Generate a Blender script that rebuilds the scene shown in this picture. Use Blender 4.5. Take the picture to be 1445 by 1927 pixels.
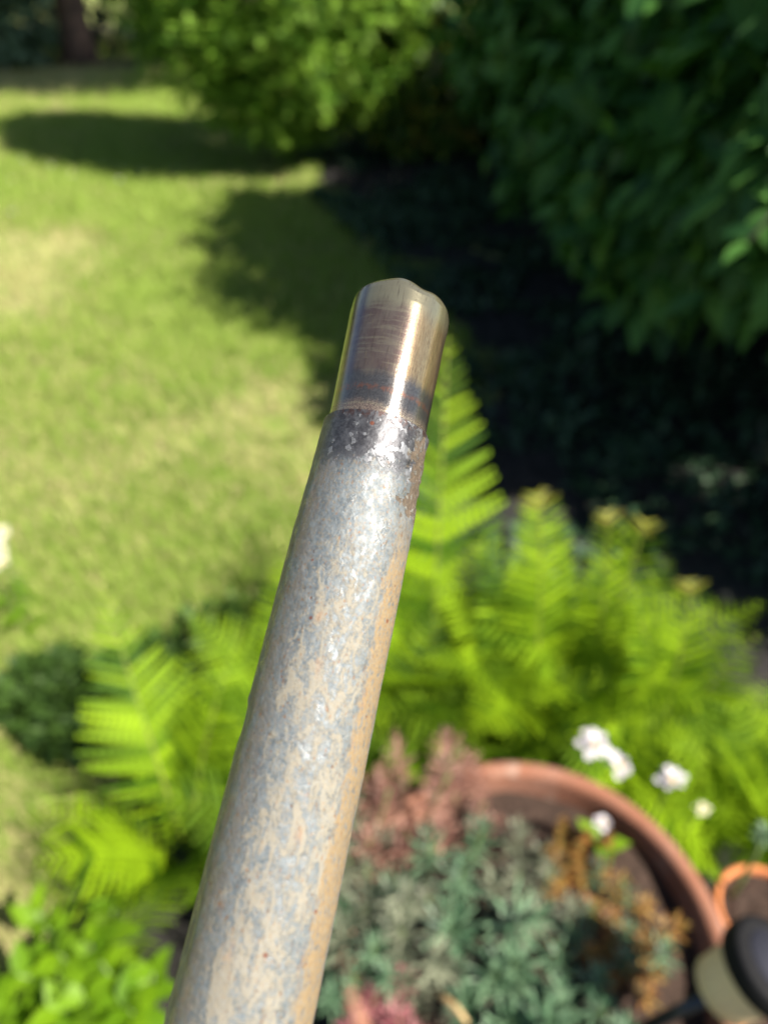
import bpy, math
import numpy as np
from mathutils import Vector, Matrix

R_ = math.radians
for _o in list(bpy.data.objects):
    bpy.data.objects.remove(_o)
sc = bpy.context.scene
C = sc.collection
rng = np.random.default_rng(7)

# ------------------------------------------------------------------ camera
CAM_H = 1.55
PITCH = R_(40)
cam_d = bpy.data.cameras.new('camera')
cam = bpy.data.objects.new('camera', cam_d)
C.objects.link(cam)
cam.location = (0, 0, CAM_H)
cam.rotation_euler = (R_(90) - PITCH, 0, 0)
cam_d.sensor_fit = 'VERTICAL'
cam_d.sensor_height = 36
cam_d.sensor_width = 27
cam_d.lens = 24.98
cam_d.clip_start = 0.01
cam_d.clip_end = 300
cam_d.dof.use_dof = True
cam_d.dof.focus_distance = 0.193
cam_d.dof.aperture_fstop = 24.98 / 4.2
cam_d.dof.aperture_blades = 0
sc.camera = cam
bpy.context.view_layer.update()

# ------------------------------------------------------------------ light
SUN_EL = 50.0
SUN_AZ = (math.cos(R_(27)), -math.sin(R_(27)))      # sun stands to the right, a little behind the viewer
world = bpy.data.worlds.new('World')
sc.world = world
world.use_nodes = True
wn = world.node_tree
bg = wn.nodes['Background']
sky = wn.nodes.new('ShaderNodeTexSky')
sky.sky_type = 'NISHITA'
sky.sun_disc = False
sky.sun_elevation = R_(SUN_EL)
sky.sun_rotation = math.atan2(SUN_AZ[0], SUN_AZ[1])
wn.links.new(sky.outputs[0], bg.inputs[0])
bg.inputs[1].default_value = 0.05
sun_d = bpy.data.lights.new('sun', 'SUN')
sun_d.energy = 5.0
sun_d.angle = R_(0.5)
sun_d.color = (1.0, 0.93, 0.82)
sun = bpy.data.objects.new('sun', sun_d)
C.objects.link(sun)
sdir = Vector((SUN_AZ[0] * math.cos(R_(SUN_EL)), SUN_AZ[1] * math.cos(R_(SUN_EL)), math.sin(R_(SUN_EL))))
sun.rotation_euler = sdir.to_track_quat('Z', 'Y').to_euler()
sun.location = (6, -3, 8)
sc.view_settings.view_transform = 'Standard'
sc.view_settings.look = 'None'
sc.view_settings.gamma = 1.0
sc.view_settings.exposure = 1.6
sc.render.engine = 'CYCLES'
sc.cycles.use_denoising = True
sc.cycles.denoising_prefilter = 'ACCURATE'
sc.cycles.max_bounces = 6
sc.cycles.transparent_max_bounces = 8

# ------------------------------------------------------------------ helpers
def tag(o, label=None, cat=None, group=None, kind=None):
    if label: o['label'] = label
    if cat: o['category'] = cat
    if group: o['group'] = group
    if kind: o['kind'] = kind
    return o

def empty(name, loc, label, cat, group=None):
    o = bpy.data.objects.new(name, None)
    o.empty_display_size = 0.05
    C.objects.link(o)
    o.location = loc
    return tag(o, label, cat, group)

def make_mesh(name, V, faces, mat=None, smooth=True, tint=None, uv=None):
    """faces: list of (n,k) integer arrays. tint: per-vertex floats. uv: per-vertex (n,2)."""
    me = bpy.data.meshes.new(name)
    V = np.asarray(V, dtype=np.float32)
    faces = [np.asarray(f, dtype=np.int32) for f in faces if len(f)]
    loops = np.concatenate([f.ravel() for f in faces])
    tot = np.concatenate([np.full(len(f), f.shape[1], dtype=np.int32) for f in faces])
    start = np.concatenate([[0], np.cumsum(tot)[:-1]]).astype(np.int32)
    me.vertices.add(len(V)); me.vertices.foreach_set('co', V.ravel())
    me.loops.add(len(loops)); me.loops.foreach_set('vertex_index', loops)
    me.polygons.add(len(tot)); me.polygons.foreach_set('loop_start', start)
    me.polygons.foreach_set('loop_total', tot)
    if smooth: me.polygons.foreach_set('use_smooth', np.ones(len(tot), dtype=bool))
    if tint is not None:
        a = me.attributes.new('tint', 'FLOAT', 'POINT'); a.data.foreach_set('value', np.asarray(tint, dtype=np.float32))
    if uv is not None:
        l = me.uv_layers.new(name='UVMap'); l.data.foreach_set('uv', np.asarray(uv, dtype=np.float32)[loops].ravel())
    me.update(calc_edges=True)
    if mat: me.materials.append(mat)
    return me

def link(name, me, parent=None, matrix=None):
    o = bpy.data.objects.new(name, me)
    C.objects.link(o)
    if parent: o.parent = parent
    if matrix is not None: o.matrix_basis = matrix
    return o

class MB:
    """collects vertices and faces of one mesh"""
    def __init__(s): s.V = []; s.T = []; s.Q = []; s.t = []; s.n = 0
    def add(s, V, tris=None, quads=None, tint=0.5):
        V = np.asarray(V, float); s.V.append(V)
        if tris is not None and len(tris): s.T.append(np.asarray(tris) + s.n)
        if quads is not None and len(quads): s.Q.append(np.asarray(quads) + s.n)
        s.t.append(np.full(len(V), tint) if np.isscalar(tint) else np.asarray(tint)); s.n += len(V)
        return s
    def scatter(s, proto, Rm, T, tint):
        PV, PT, PQ = proto; n = len(T)
        W = np.einsum('nij,vj->nvi', Rm, PV) + T[:, None, :]
        off = (np.arange(n) * len(PV))[:, None, None]
        s.add(W.reshape(-1, 3), (PT[None] + off).reshape(-1, 3) if len(PT) else None,
              (PQ[None] + off).reshape(-1, 4) if len(PQ) else None, np.repeat(tint, len(PV)))
        return s
    def mesh(s, name, mat, smooth=True):
        f = []
        if s.T: f.append(np.concatenate(s.T))
        if s.Q: f.append(np.concatenate(s.Q))
        return make_mesh(name, np.concatenate(s.V), f, mat, smooth, np.concatenate(s.t))
    def build(s, name, mat, parent=None, smooth=True, matrix=None):
        return link(name, s.mesh(name, mat, smooth), parent, matrix)
    def tube(s, pts, rad, k=6, tint=0.5, cap=True):
        pts = np.asarray(pts, float); n = len(pts)
        rad = np.broadcast_to(np.asarray(rad, float), (n,))
        t = np.gradient(pts, axis=0); t /= np.linalg.norm(t, axis=1)[:, None] + 1e-12
        ref = np.array([0.31, 0.17, 0.93]) if abs(t[0, 2]) < 0.9 else np.array([0.95, 0.2, 0.1])
        a = np.cross(t, ref); a /= np.linalg.norm(a, axis=1)[:, None]
        b = np.cross(t, a)
        ang = np.arange(k) * 2 * np.pi / k
        V = pts[:, None] + rad[:, None, None] * (np.cos(ang)[None, :, None] * a[:, None] + np.sin(ang)[None, :, None] * b[:, None])
        V = V.reshape(-1, 3)
        i, j = np.meshgrid(np.arange(n - 1), np.arange(k), indexing='ij')
        q = np.stack([i * k + j, i * k + (j + 1) % k, (i + 1) * k + (j + 1) % k, (i + 1) * k + j], -1).reshape(-1, 4)
        tr = None
        if cap:
            V = np.vstack([V, pts[:1], pts[-1:]])
            jj = np.arange(k); jn = (jj + 1) % k
            tr = np.vstack([np.stack([np.full(k, n * k), jn, jj], -1), np.stack([np.full(k, n * k + 1), (n - 1) * k + jj, (n - 1) * k + jn], -1)])
        return s.add(V, tr, q, tint)
    def lathe(s, prof, k=48, tint=0.5, centre=(0, 0, 0), wob=0.0, seed=0):
        prof = np.asarray(prof, float); n = len(prof)
        ang = np.arange(k) * 2 * np.pi / k
        w = 1 + wob * (np.sin(ang * 2 + seed) + 0.6 * np.sin(ang * 3 + seed * 2.3))
        V = np.stack([prof[:, :1] * (np.cos(ang) * w)[None], prof[:, :1] * (np.sin(ang) * w)[None], np.repeat(prof[:, 1:], k, 1)], -1).reshape(-1, 3) + np.array(centre)
        i, j = np.meshgrid(np.arange(n - 1), np.arange(k), indexing='ij')
        q = np.stack([i * k + j, i * k + (j + 1) % k, (i + 1) * k + (j + 1) % k, (i + 1) * k + j], -1).reshape(-1, 4)
        return s.add(V, None, q, tint)

def hash3(i, j, k, seed):
    h = (i * 374761393 + j * 668265263 + k * 2147483647 + seed * 1274126177) & 0xFFFFFFFF
    h = ((h ^ (h >> 13)) * 1274126177) & 0xFFFFFFFF
    return ((h ^ (h >> 16)) & 0xFFFF) / 65535.0

def vnoise(P, scale=1.0, seed=0):
    """value noise 0..1 on (n,3) points"""
    P = np.asarray(P, float) * scale
    f = np.floor(P).astype(np.int64); u = P - f; u = u * u * (3 - 2 * u)
    r = 0
    for dx in (0, 1):
        for dy in (0, 1):
            for dz in (0, 1):
                w = (u[:, 0] if dx else 1 - u[:, 0]) * (u[:, 1] if dy else 1 - u[:, 1]) * (u[:, 2] if dz else 1 - u[:, 2])
                r = r + w * hash3(f[:, 0] + dx, f[:, 1] + dy, f[:, 2] + dz, seed)
    return r

def fbm(P, scale=1.0, seed=0, oct=4):
    r = 0; a = 0.5; n = 0
    for o in range(oct):
        r = r + a * vnoise(P, scale * 2 ** o, seed + o * 17); n += a; a *= 0.5
    return r / n

def frames(d, n):
    """rotation matrices whose columns are: length direction, width direction, normal"""
    d = d / (np.linalg.norm(d, axis=1)[:, None] + 1e-9)
    w = np.cross(n, d); w /= np.linalg.norm(w, axis=1)[:, None] + 1e-9
    m = np.cross(d, w)
    return np.stack([d, w, m], -1)

def leaf_proto(widths, fold=0.15, droop=0.12, width=0.4):
    """a leaf of unit length along x, folded along its midrib"""
    m = len(widths); x = np.linspace(0, 1, m)
    V = []
    for i in range(m):
        z = -droop * x[i] ** 2
        hw = widths[i] * width * 0.5
        V += [(x[i], -hw, z + fold * hw), (x[i], 0, z), (x[i], hw, z + fold * hw)]
    Q = []
    for i in range(m - 1):
        a = i * 3
        Q += [(a, a + 3, a + 4, a + 1), (a + 1, a + 4, a + 5, a + 2)]
    return np.array(V), np.zeros((0, 3), int), np.array(Q)

def project(P):
    """metres to photograph pixels, used only to choose which leaves are built singly"""
    r = np.asarray(P) - np.array([0, 0, CAM_H])
    dep = r[:, 1] * math.cos(PITCH) - r[:, 2] * math.sin(PITCH)
    up = r[:, 1] * math.sin(PITCH) + r[:, 2] * math.cos(PITCH)
    dep = np.maximum(dep, 1e-3)
    return 722.5 + r[:, 0] / dep * 1337, 963.5 - up / dep * 1337, dep

def unit(v):
    return v / (np.linalg.norm(v, axis=-1, keepdims=True) + 1e-9)

# ------------------------------------------------------------------ material helpers
class NT:
    def __init__(s, name):
        s.m = bpy.data.materials.new(name); s.m.use_nodes = True
        s.t = s.m.node_tree; s.n = s.t.nodes; s.l = s.t.links
        s.bsdf = s.n['Principled BSDF']; s.out = s.n['Material Output']
    def put(s, sock, v):
        if hasattr(v, 'is_output'): s.l.new(v, sock)
        else:
            if isinstance(v, tuple) and len(v) == 3 and sock.type == 'RGBA': v = v + (1,)
            sock.default_value = v
    def set(s, **k):
        for a, v in k.items(): s.put(s.bsdf.inputs[a.replace('_', ' ')], v)
    def math(s, op, a, b=0.0, c=None, clamp=False):
        n = s.n.new('ShaderNodeMath'); n.operation = op; n.use_clamp = clamp
        s.put(n.inputs[0], a); s.put(n.inputs[1], b)
        if c is not None: s.put(n.inputs[2], c)
        return n.outputs[0]
    def noise(s, vec, scale, detail=4, rough=0.55, dist=0.0):
        n = s.n.new('ShaderNodeTexNoise'); n.inputs['Scale'].default_value = scale
        n.inputs['Detail'].default_value = detail; n.inputs['Roughness'].default_value = rough
        n.inputs['Distortion'].default_value = dist
        if vec is not None: s.l.new(vec, n.inputs['Vector'])
        return n.outputs['Fac']
    def vor(s, vec, scale, feature='F1', out='Distance'):
        n = s.n.new('ShaderNodeTexVoronoi'); n.feature = feature; n.inputs['Scale'].default_value = scale
        if vec is not None: s.l.new(vec, n.inputs['Vector'])
        return n.outputs[out]
    def mix(s, f, a, b):
        n = s.n.new('ShaderNodeMix'); n.data_type = 'RGBA'
        s.put(n.inputs[0], f); s.put(n.inputs[6], a); s.put(n.inputs[7], b)
        return n.outputs[2]
    def mixf(s, f, a, b):
        n = s.n.new('ShaderNodeMix'); n.data_type = 'FLOAT'
        s.put(n.inputs[0], f); s.put(n.inputs[2], a); s.put(n.inputs[3], b)
        return n.outputs[0]
    def step(s, v, lo, hi):
        n = s.n.new('ShaderNodeMapRange'); n.interpolation_type = 'SMOOTHSTEP'
        s.put(n.inputs[0], v); s.put(n.inputs[1], lo); s.put(n.inputs[2], hi)
        return n.outputs[0]
    def band(s, v, a, b, c, d):
        return s.math('MULTIPLY', s.step(v, a, b), s.math('SUBTRACT', 1.0, s.step(v, c, d)))
    def coord(s, which='Object'):
        n = s.n.new('ShaderNodeTexCoord'); return n.outputs[which]
    def scale(s, vec, sx, sy, sz):
        n = s.n.new('ShaderNodeMapping'); n.inputs['Scale'].default_value = (sx, sy, sz)
        s.l.new(vec, n.inputs[0]); return n.outputs[0]
    def bump(s, h, strength, dist, normal=None):
        n = s.n.new('ShaderNodeBump'); n.inputs['Strength'].default_value = strength
        n.inputs['Distance'].default_value = dist
        s.put(n.inputs['Height'], h)
        if normal is not None: s.l.new(normal, n.inputs['Normal'])
        return n.outputs[0]
    def attr(s, name):
        n = s.n.new('ShaderNodeAttribute'); n.attribute_name = name; return n.outputs['Fac']
    def rand(s):
        return s.n.new('ShaderNodeObjectInfo').outputs['Random']

def foliage(name, dark, light, trans, tfac=0.35, rough=0.45, spec=0.35, noise_scale=None, third=None, backside=None):
    """leaf: diffuse and gloss on top, light let through from behind; colour differs from leaf to leaf"""
    k = NT(name)
    v = k.math('FRACT', k.math('ADD', k.attr('tint'), k.rand()))
    col = k.mix(v, dark, light)
    if third is not None:
        col = k.mix(k.step(v, 0.86, 0.97), col, third)
    if noise_scale:
        col = k.mix(k.math('MULTIPLY', k.step(k.noise(k.coord('Object'), noise_scale, 3), 0.35, 0.7), 0.35), col, dark)
    k.set(Base_Color=col, Roughness=rough)
    k.bsdf.inputs['Specular IOR Level'].default_value = spec
    tr = k.n.new('ShaderNodeBsdfTranslucent')
    k.put(tr.inputs[0], k.mix(0.5, trans, k.mix(v, tuple(0.7 * c for c in trans), tuple(1.2 * c for c in trans))))
    mx = k.n.new('ShaderNodeMixShader'); mx.inputs[0].default_value = tfac
    k.l.new(k.bsdf.outputs[0], mx.inputs[1]); k.l.new(tr.outputs[0], mx.inputs[2])
    k.l.new(mx.outputs[0], k.out.inputs[0])
    return k.m

def plain(name, col, rough=0.6, metal=0.0, var=0.25, scale=30, bump=0.0, spec=0.4, col2=None):
    k = NT(name)
    f = k.noise(k.coord('Object'), scale, 5)
    c2 = col2 if col2 else tuple(c * (1 - var) for c in col)
    k.set(Base_Color=k.mix(k.step(f, 0.35, 0.65), col, c2), Roughness=rough, Metallic=metal)
    k.bsdf.inputs['Specular IOR Level'].default_value = spec
    if bump: k.set(Normal=k.bump(f, 0.6, bump))
    return k.m

M = {}
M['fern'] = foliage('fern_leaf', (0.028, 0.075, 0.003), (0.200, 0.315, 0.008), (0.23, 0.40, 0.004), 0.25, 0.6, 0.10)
M['fern_dark'] = foliage('fern_leaf_shaded', (0.030, 0.070, 0.006), (0.11, 0.185, 0.006), (0.17, 0.27, 0.006), 0.25, 0.6, 0.1)  # darker copy of the fern leaf: shade between fronds put into the colour
M['fern_young'] = foliage('young_fern', (0.20, 0.22, 0.015), (0.36, 0.35, 0.05), (0.34, 0.36, 0.04), 0.3)
M['rachis'] = plain('fern_stalk', (0.14, 0.22, 0.02), 0.6, col2=(0.17, 0.17, 0.03), scale=20)
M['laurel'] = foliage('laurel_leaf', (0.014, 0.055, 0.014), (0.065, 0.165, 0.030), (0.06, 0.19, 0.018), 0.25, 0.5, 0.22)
M['conifer'] = foliage('conifer_spray', (0.045, 0.120, 0.008), (0.165, 0.290, 0.030), (0.17, 0.32, 0.02), 0.25, 0.6, 0.15)
M['bush'] = foliage('bush_leaf', (0.03, 0.075, 0.012), (0.08, 0.15, 0.02), (0.12, 0.22, 0.02), 0.3, third=(0.28, 0.24, 0.03))
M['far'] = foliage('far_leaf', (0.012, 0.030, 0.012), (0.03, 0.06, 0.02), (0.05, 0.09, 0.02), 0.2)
M['silver'] = foliage('silver_leaf', (0.06, 0.11, 0.06), (0.13, 0.20, 0.11), (0.12, 0.2, 0.08), 0.25)
M['broad'] = foliage('broad_leaf', (0.08, 0.17, 0.006), (0.15, 0.27, 0.008), (0.28, 0.44, 0.008), 0.42, 0.5, 0.2)
M['cover'] = foliage('ground_cover_leaf', (0.030, 0.065, 0.005), (0.08, 0.145, 0.008), (0.14, 0.22, 0.008), 0.2, 0.6, 0.1)
M['cover_dark'] = foliage('dark_low_leaf', (0.015, 0.038, 0.008), (0.050, 0.095, 0.014), (0.06, 0.11, 0.01), 0.2, 0.55, 0.15)
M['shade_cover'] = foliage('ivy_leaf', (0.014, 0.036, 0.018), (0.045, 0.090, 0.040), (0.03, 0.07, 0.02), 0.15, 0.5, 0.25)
M['grass'] = foliage('grass_blade', (0.125, 0.235, 0.022), (0.265, 0.345, 0.070), (0.24, 0.36, 0.05), 0.3, 0.65, 0.12)
M['grass_dry'] = foliage('dry_grass_blade', (0.31, 0.285, 0.11), (0.42, 0.38, 0.18), (0.34, 0.32, 0.12), 0.2, 0.7, 0.1)
M['suc_green'] = foliage('stonecrop_leaf', (0.028, 0.072, 0.034), (0.150, 0.245, 0.140), (0.08, 0.16, 0.05), 0.1, 0.45, 0.45)
M['suc_grey'] = foliage('grey_stonecrop_leaf', (0.06, 0.075, 0.045), (0.23, 0.245, 0.165), (0.1, 0.13, 0.06), 0.1, 0.5, 0.4)
M['suc_red'] = foliage('red_stonecrop_leaf', (0.12, 0.050, 0.040), (0.34, 0.19, 0.14), (0.3, 0.1, 0.06), 0.15, 0.5, 0.4)
M['suc_orange'] = foliage('orange_stonecrop_leaf', (0.22, 0.075, 0.018), (0.33, 0.23, 0.06), (0.4, 0.18, 0.03), 0.15, 0.5, 0.4)
M['suc_pink'] = foliage('pink_stonecrop_leaf', (0.20, 0.055, 0.07), (0.36, 0.16, 0.16), (0.4, 0.1, 0.1), 0.15, 0.5, 0.4)
M['petal'] = foliage('white_petal', (0.50, 0.46, 0.50), (0.62, 0.60, 0.62), (0.45, 0.42, 0.45), 0.25, 0.6, 0.2)
M['cream'] = foliage('cream_petal', (0.55, 0.52, 0.36), (0.70, 0.68, 0.52), (0.5, 0.5, 0.3), 0.25, 0.6, 0.2)
M['yellow'] = plain('flower_eye', (0.55, 0.38, 0.05), 0.8, scale=400)
M['bark'] = plain('bark', (0.14, 0.085, 0.062), 0.9, scale=9, col2=(0.055, 0.035, 0.028), bump=0.02)
M['bark_dark'] = plain('dark_bark', (0.06, 0.045, 0.035), 0.9, scale=12, col2=(0.025, 0.02, 0.016), bump=0.01)
M['stalk'] = plain('green_stalk', (0.12, 0.18, 0.05), 0.6, scale=60, col2=(0.09, 0.13, 0.04))
M['twig'] = plain('dry_twig', (0.42, 0.30, 0.14), 0.7, scale=80, col2=(0.3, 0.2, 0.09))

# ------------------------------------------------------------------ ground
def bed_edge(y):
    """x where the lawn ends and the planting bed begins"""
    return np.interp(y, [-3, 0.0, 0.5, 0.9, 1.3, 1.7, 2.1, 2.6, 3.2, 4.1, 5.2, 6.3, 7.5, 14, 40],
                     [-0.75, -0.72, -0.66, -0.60, -0.42, -0.10, 0.18, 0.34, 0.34, 0.02, -0.40, -0.62, -0.2, 0.5, 3])

k = NT('lawn_ground')
co = k.coord('Object')
n1 = k.noise(co, 1.3, 6); n2 = k.noise(co, 9, 6)
col = k.mix(k.step(n1, 0.40, 0.62), (0.155, 0.225, 0.035), (0.25, 0.265, 0.080))
col = k.mix(k.step(n2, 0.35, 0.7), col, (0.16, 0.17, 0.05))
k.set(Base_Color=col, Roughness=0.95, Normal=k.bump(k.noise(co, 60, 8), 0.8, 0.02))
M['lawn'] = k.m
k = NT('bed_soil')
co = k.coord('Object')
n1 = k.noise(co, 22, 9, 0.65); n2 = k.noise(co, 3, 4)
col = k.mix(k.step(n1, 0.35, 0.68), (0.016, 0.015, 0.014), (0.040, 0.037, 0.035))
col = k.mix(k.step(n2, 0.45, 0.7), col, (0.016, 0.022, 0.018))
k.set(Base_Color=col, Roughness=1.0, Normal=k.bump(n1, 1.0, 0.03))
k.bsdf.inputs['Specular IOR Level'].default_value = 0.15
M['soil'] = k.m

def sheet(name, xs, ys, zf, mat):
    X, Y = np.meshgrid(xs, ys)
    P = np.stack([X.ravel(), Y.ravel(), np.zeros(X.size)], -1)
    P[:, 2] = zf(P)
    i, j = np.meshgrid(np.arange(len(ys) - 1), np.arange(len(xs) - 1), indexing='ij')
    w = len(xs)
    q = np.stack([i * w + j, i * w + j + 1, (i + 1) * w + j + 1, (i + 1) * w + j], -1).reshape(-1, 4)
    return link(name, make_mesh(name, P, [q], mat))

def axis(lo, a, b, hi, step, big):
    return np.concatenate([np.arange(lo, a, big), np.arange(a, b, step), np.arange(b, hi + big, big)])

lawn_z = lambda P: 0.02 * (fbm(P, 0.9, 3) - 0.5)
lawn = sheet('lawn', axis(-80, -5, 4, 80, 0.08, 4), axis(-40, -1, 14, 120, 0.08, 4), lawn_z, M['lawn'])
tag(lawn, 'sunlit garden lawn with dry yellow patches', kind='structure')

# planting bed: a low mound of dark soil with a ragged lawn edge
ys = np.arange(-2.0, 14.0, 0.05); us = np.linspace(0, 1, 90)
edge = bed_edge(ys) + 0.05 * (fbm(np.stack([ys, ys * 0, ys * 0], -1), 4, 5) - 0.5)
X = edge[:, None] + (us[None] ** 1.6) * (6.0 - edge[:, None])
P = np.stack([X.ravel(), np.repeat(ys, len(us)), np.zeros(X.size)], -1)
d = P[:, 0] - np.repeat(edge, len(us))
P[:, 2] = -0.03 + np.minimum(d * 0.6, 0.045) + 0.05 * (fbm(P, 5, 9) - 0.4) * np.minimum(d * 6, 1) + 0.03 * (fbm(P, 28, 11, 3) - 0.5) * np.minimum(d * 6, 1)
i, j = np.meshgrid(np.arange(len(ys) - 1), np.arange(len(us) - 1), indexing='ij'); w = len(us)
q = np.stack([i * w + j, i * w + j + 1, (i + 1) * w + j + 1, (i + 1) * w + j], -1).reshape(-1, 4)
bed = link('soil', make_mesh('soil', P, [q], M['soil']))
far_bed = sheet('ground', np.arange(-14, 6, 0.2), np.arange(10.6, 16, 0.2), lambda P: -0.04 + np.minimum((P[:, 1] - 10.6 - 0.5 * fbm(P, 0.8, 4)) * 0.25, 0.06) + 0.04 * (fbm(P, 3, 6) - 0.5), M['soil'])
tag(far_bed, 'bare dark ground under the trees', kind='structure')
tag(bed, 'dark bare soil of the shaded planting bed', kind='structure')

# grass: blades thinning out with distance
def grass(n, mat, name, label, dry):
    y = 0.15 + 15.0 * rng.random(n * 3) ** 1.9
    x = (rng.random(n * 3) * 2 - 1) * (0.75 + 0.62 * y) - 0.1
    P = np.stack([x, y, np.zeros_like(x)], -1)
    p = fbm(P, 0.8, 21, 3) * 0.8 + fbm(P, 4.0, 31, 2) * 0.2
    leftness = np.clip((-x - 0.3 * y) * 0.12, -0.05, 0.10)
    keep = (x < bed_edge(y) + 0.02 + 0.55 * np.clip(fbm(P, 3.5, 61, 3) - 0.42, 0, 1) * (y > 1.9))
    keep &= ((p + leftness) > 0.47 + 0.06 * rng.standard_normal(len(x))) if dry else ((p + leftness) < 0.60 + 0.06 * rng.standard_normal(len(x)))
    P = P[keep][:n]; p = p[keep][:n]; m = len(P)
    P[:, 2] = lawn_z(P) - 0.004
    far = 1 + P[:, 1] * 0.16
    h = (0.022 + 0.035 * rng.random(m)) * (0.9 if dry else 1.0) * np.minimum(far, 1.8)
    wd = (0.0022 + 0.002 * rng.random(m)) * far
    az = rng.random(m) * 2 * np.pi; lean = 0.3 + rng.random(m) * (0.9 if not dry else 1.2)
    dx = np.stack([np.cos(az), np.sin(az), 0 * az], -1); sx = np.stack([-np.sin(az), np.cos(az), 0 * az], -1)
    up = np.array([0, 0, 1.0])
    mid = P + h[:, None] * 0.55 * (up * np.cos(lean * 0.5)[:, None] + dx * np.sin(lean * 0.5)[:, None])
    tip = mid + h[:, None] * 0.5 * (up * np.cos(lean)[:, None] + dx * np.sin(lean)[:, None])
    V = np.stack([P - sx * wd[:, None] / 2, P + sx * wd[:, None] / 2, mid - sx * wd[:, None] * 0.4, mid + sx * wd[:, None] * 0.4, tip], 1).reshape(-1, 3)
    o = (np.arange(m) * 5)[:, None]
    Q = np.array([[0, 1, 3, 2]]) + o; T = np.array([[2, 3, 4]]) + o
    tint = np.clip((p - 0.3) * 1.6 + 0.14 * rng.standard_normal(m), 0.0, 0.98)
    g = link(name, make_mesh(name, V, [Q, T], mat, False, np.repeat(tint, 5)))
    tag(g, label, 'grass', kind='stuff')

grass(170000, M['grass'], 'grass', 'short green grass covering the lawn', False)
grass(65000, M['grass_dry'], 'dry_grass', 'straw coloured dry grass in patches of the lawn', True)

# ------------------------------------------------------------------ shrubs and trees
def blob_points(blobs, n, shell=0.5, rough=0.25, seed=1):
    """points in the outer layer of a union of ellipsoids with a lumpy outline; returns point, outward normal"""
    c = np.array([b[0] for b in blobs], float); r = np.array([b[1] for b in blobs], float)
    area = (r[:, 0] * r[:, 1] * r[:, 2]) ** (2 / 3); pick = rng.choice(len(blobs), n * 2, p=area / area.sum())
    u = unit(rng.standard_normal((n * 2, 3)))
    lump = 1 + rough * (fbm(u * 1.0 + c[pick] * 3.1, 2.6, seed, 3) - 0.5) * 2
    s = lump * (1 - shell * rng.random(n * 2) ** 1.6)
    P = c[pick] + u * r[pick] * s[:, None]
    depth = np.full(len(P), 9.0)
    for q in range(len(blobs)):
        e = np.linalg.norm((P - c[q]) / r[q], axis=1)
        depth = np.where(q == pick, depth, np.minimum(depth, e))
    ok = depth > (1 - shell) * 0.75
    nrm = unit(u / r[pick])
    return P[ok][:n], nrm[ok][:n]

PROTO_LAUREL = leaf_proto([0.05, 0.55, 0.92, 1.0, 0.82, 0.45, 0.02], 0.25, 0.18, 0.42)
PROTO_LAUREL_LOW = leaf_proto([0.08, 1.0, 0.05], 0.25, 0.18, 0.50)
PROTO_TINY = leaf_proto([0.08, 1.0, 0.05], 0.2, 0.15, 0.6)
PROTO_SMALL = leaf_proto([0.05, 0.8, 1.0, 0.6, 0.02], 0.2, 0.15, 0.5)

def spray_proto():
    """flat scaly conifer spray: a middle shoot with side shoots"""
    V = []; Q = []
    def strip(a, b, w0, w1):
        a = np.array(a, float); b = np.array(b, float); d = b - a; s = np.array([-d[1], d[0], 0]); s = s / np.linalg.norm(s)
        n = len(V); V.extend([a - s * w0, a + s * w0, b + s * w1, b - s * w1]); Q.append((n, n + 1, n + 2, n + 3))
    strip((0, 0, 0), (1, 0, -0.12), 0.07, 0.02)
    for x, l in ((0.18, 0.46), (0.52, 0.40)):
        for s in (-1, 1):
            strip((x, 0, -0.12 * x), (x + l * 0.75, s * l * 0.75, -0.12 * x + 0.04), 0.075, 0.02)
    return np.array(V), np.zeros((0, 3), int), np.array(Q)
PROTO_SPRAY = spray_proto()

def leaf_set(P, nrm, lo, hi, droop=0.5, spread=0.8):
    n = len(P)
    d = unit(nrm * 0.6 + rng.standard_normal((n, 3)) * spread + np.array([0, 0, -droop]))
    up = unit(nrm * 0.7 + np.array([0, 0, 0.9]) + rng.standard_normal((n, 3)) * 0.35)
    return frames(d, up) * (lo + (hi - lo) * rng.random(n))[:, None, None]

def limbs(root, base, tips, r0, mat, name='branch', trunk_top=0.5):
    """trunk and limbs of a woody plant: each limb a part"""
    base = np.array(base, float)
    for q, tp in enumerate(tips):
        tp = np.array(tp, float); s = np.linspace(0, 1, 9)[:, None]
        mid = (base + tp) / 2 + np.array([0.0, 0.0, 0.18 * np.linalg.norm(tp - base)]) * (1 if q else 0.2)
        pts = (1 - s) ** 2 * base + 2 * s * (1 - s) * mid + s * s * tp
        pts += 0.02 * np.linalg.norm(tp - base) * np.stack([np.sin(s[:, 0] * 7 + q), np.cos(s[:, 0] * 5 + q * 2), 0 * s[:, 0]], -1) * s
        MB().tube(pts, r0 * (1 if q == 0 else 0.6) * (1 - 0.8 * s[:, 0]), 8).build(name if q else 'trunk', mat, root)

# laurel on the right, its face to the lawn in shade
lb = [((1.70, 3.2, 1.95), (1.08, 1.00, 1.15)), ((1.55, 4.05, 1.75), (1.10, 0.85, 1.25)), ((2.1, 2.35, 1.65), (1.05, 0.80, 0.95)),
      ((1.40, 2.10, 1.35), (0.55, 0.55, 0.55)), ((2.4, 1.25, 0.85), (0.85, 0.45, 0.65)), ((2.6, 3.4, 1.6), (1.3, 1.3, 1.5)),
      ((1.50, 5.55, 1.00), (0.95, 0.8, 0.95)), ((1.22, 1.95, 1.05), (0.42, 0.38, 0.40)), ((1.40, 3.0, 1.10), (0.72, 0.75, 0.75)), ((1.2, 4.2, 1.2), (0.8, 0.8, 0.9)), ((1.0, 2.55, 0.9), (0.42, 0.5, 0.42))]
laurel = empty('laurel_shrub', (1.9, 3.0, 0), 'big dark laurel shrub with large drooping leaves filling the shady right side', 'shrub')
Lo = np.array([1.9, 3.0, 0])
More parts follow.
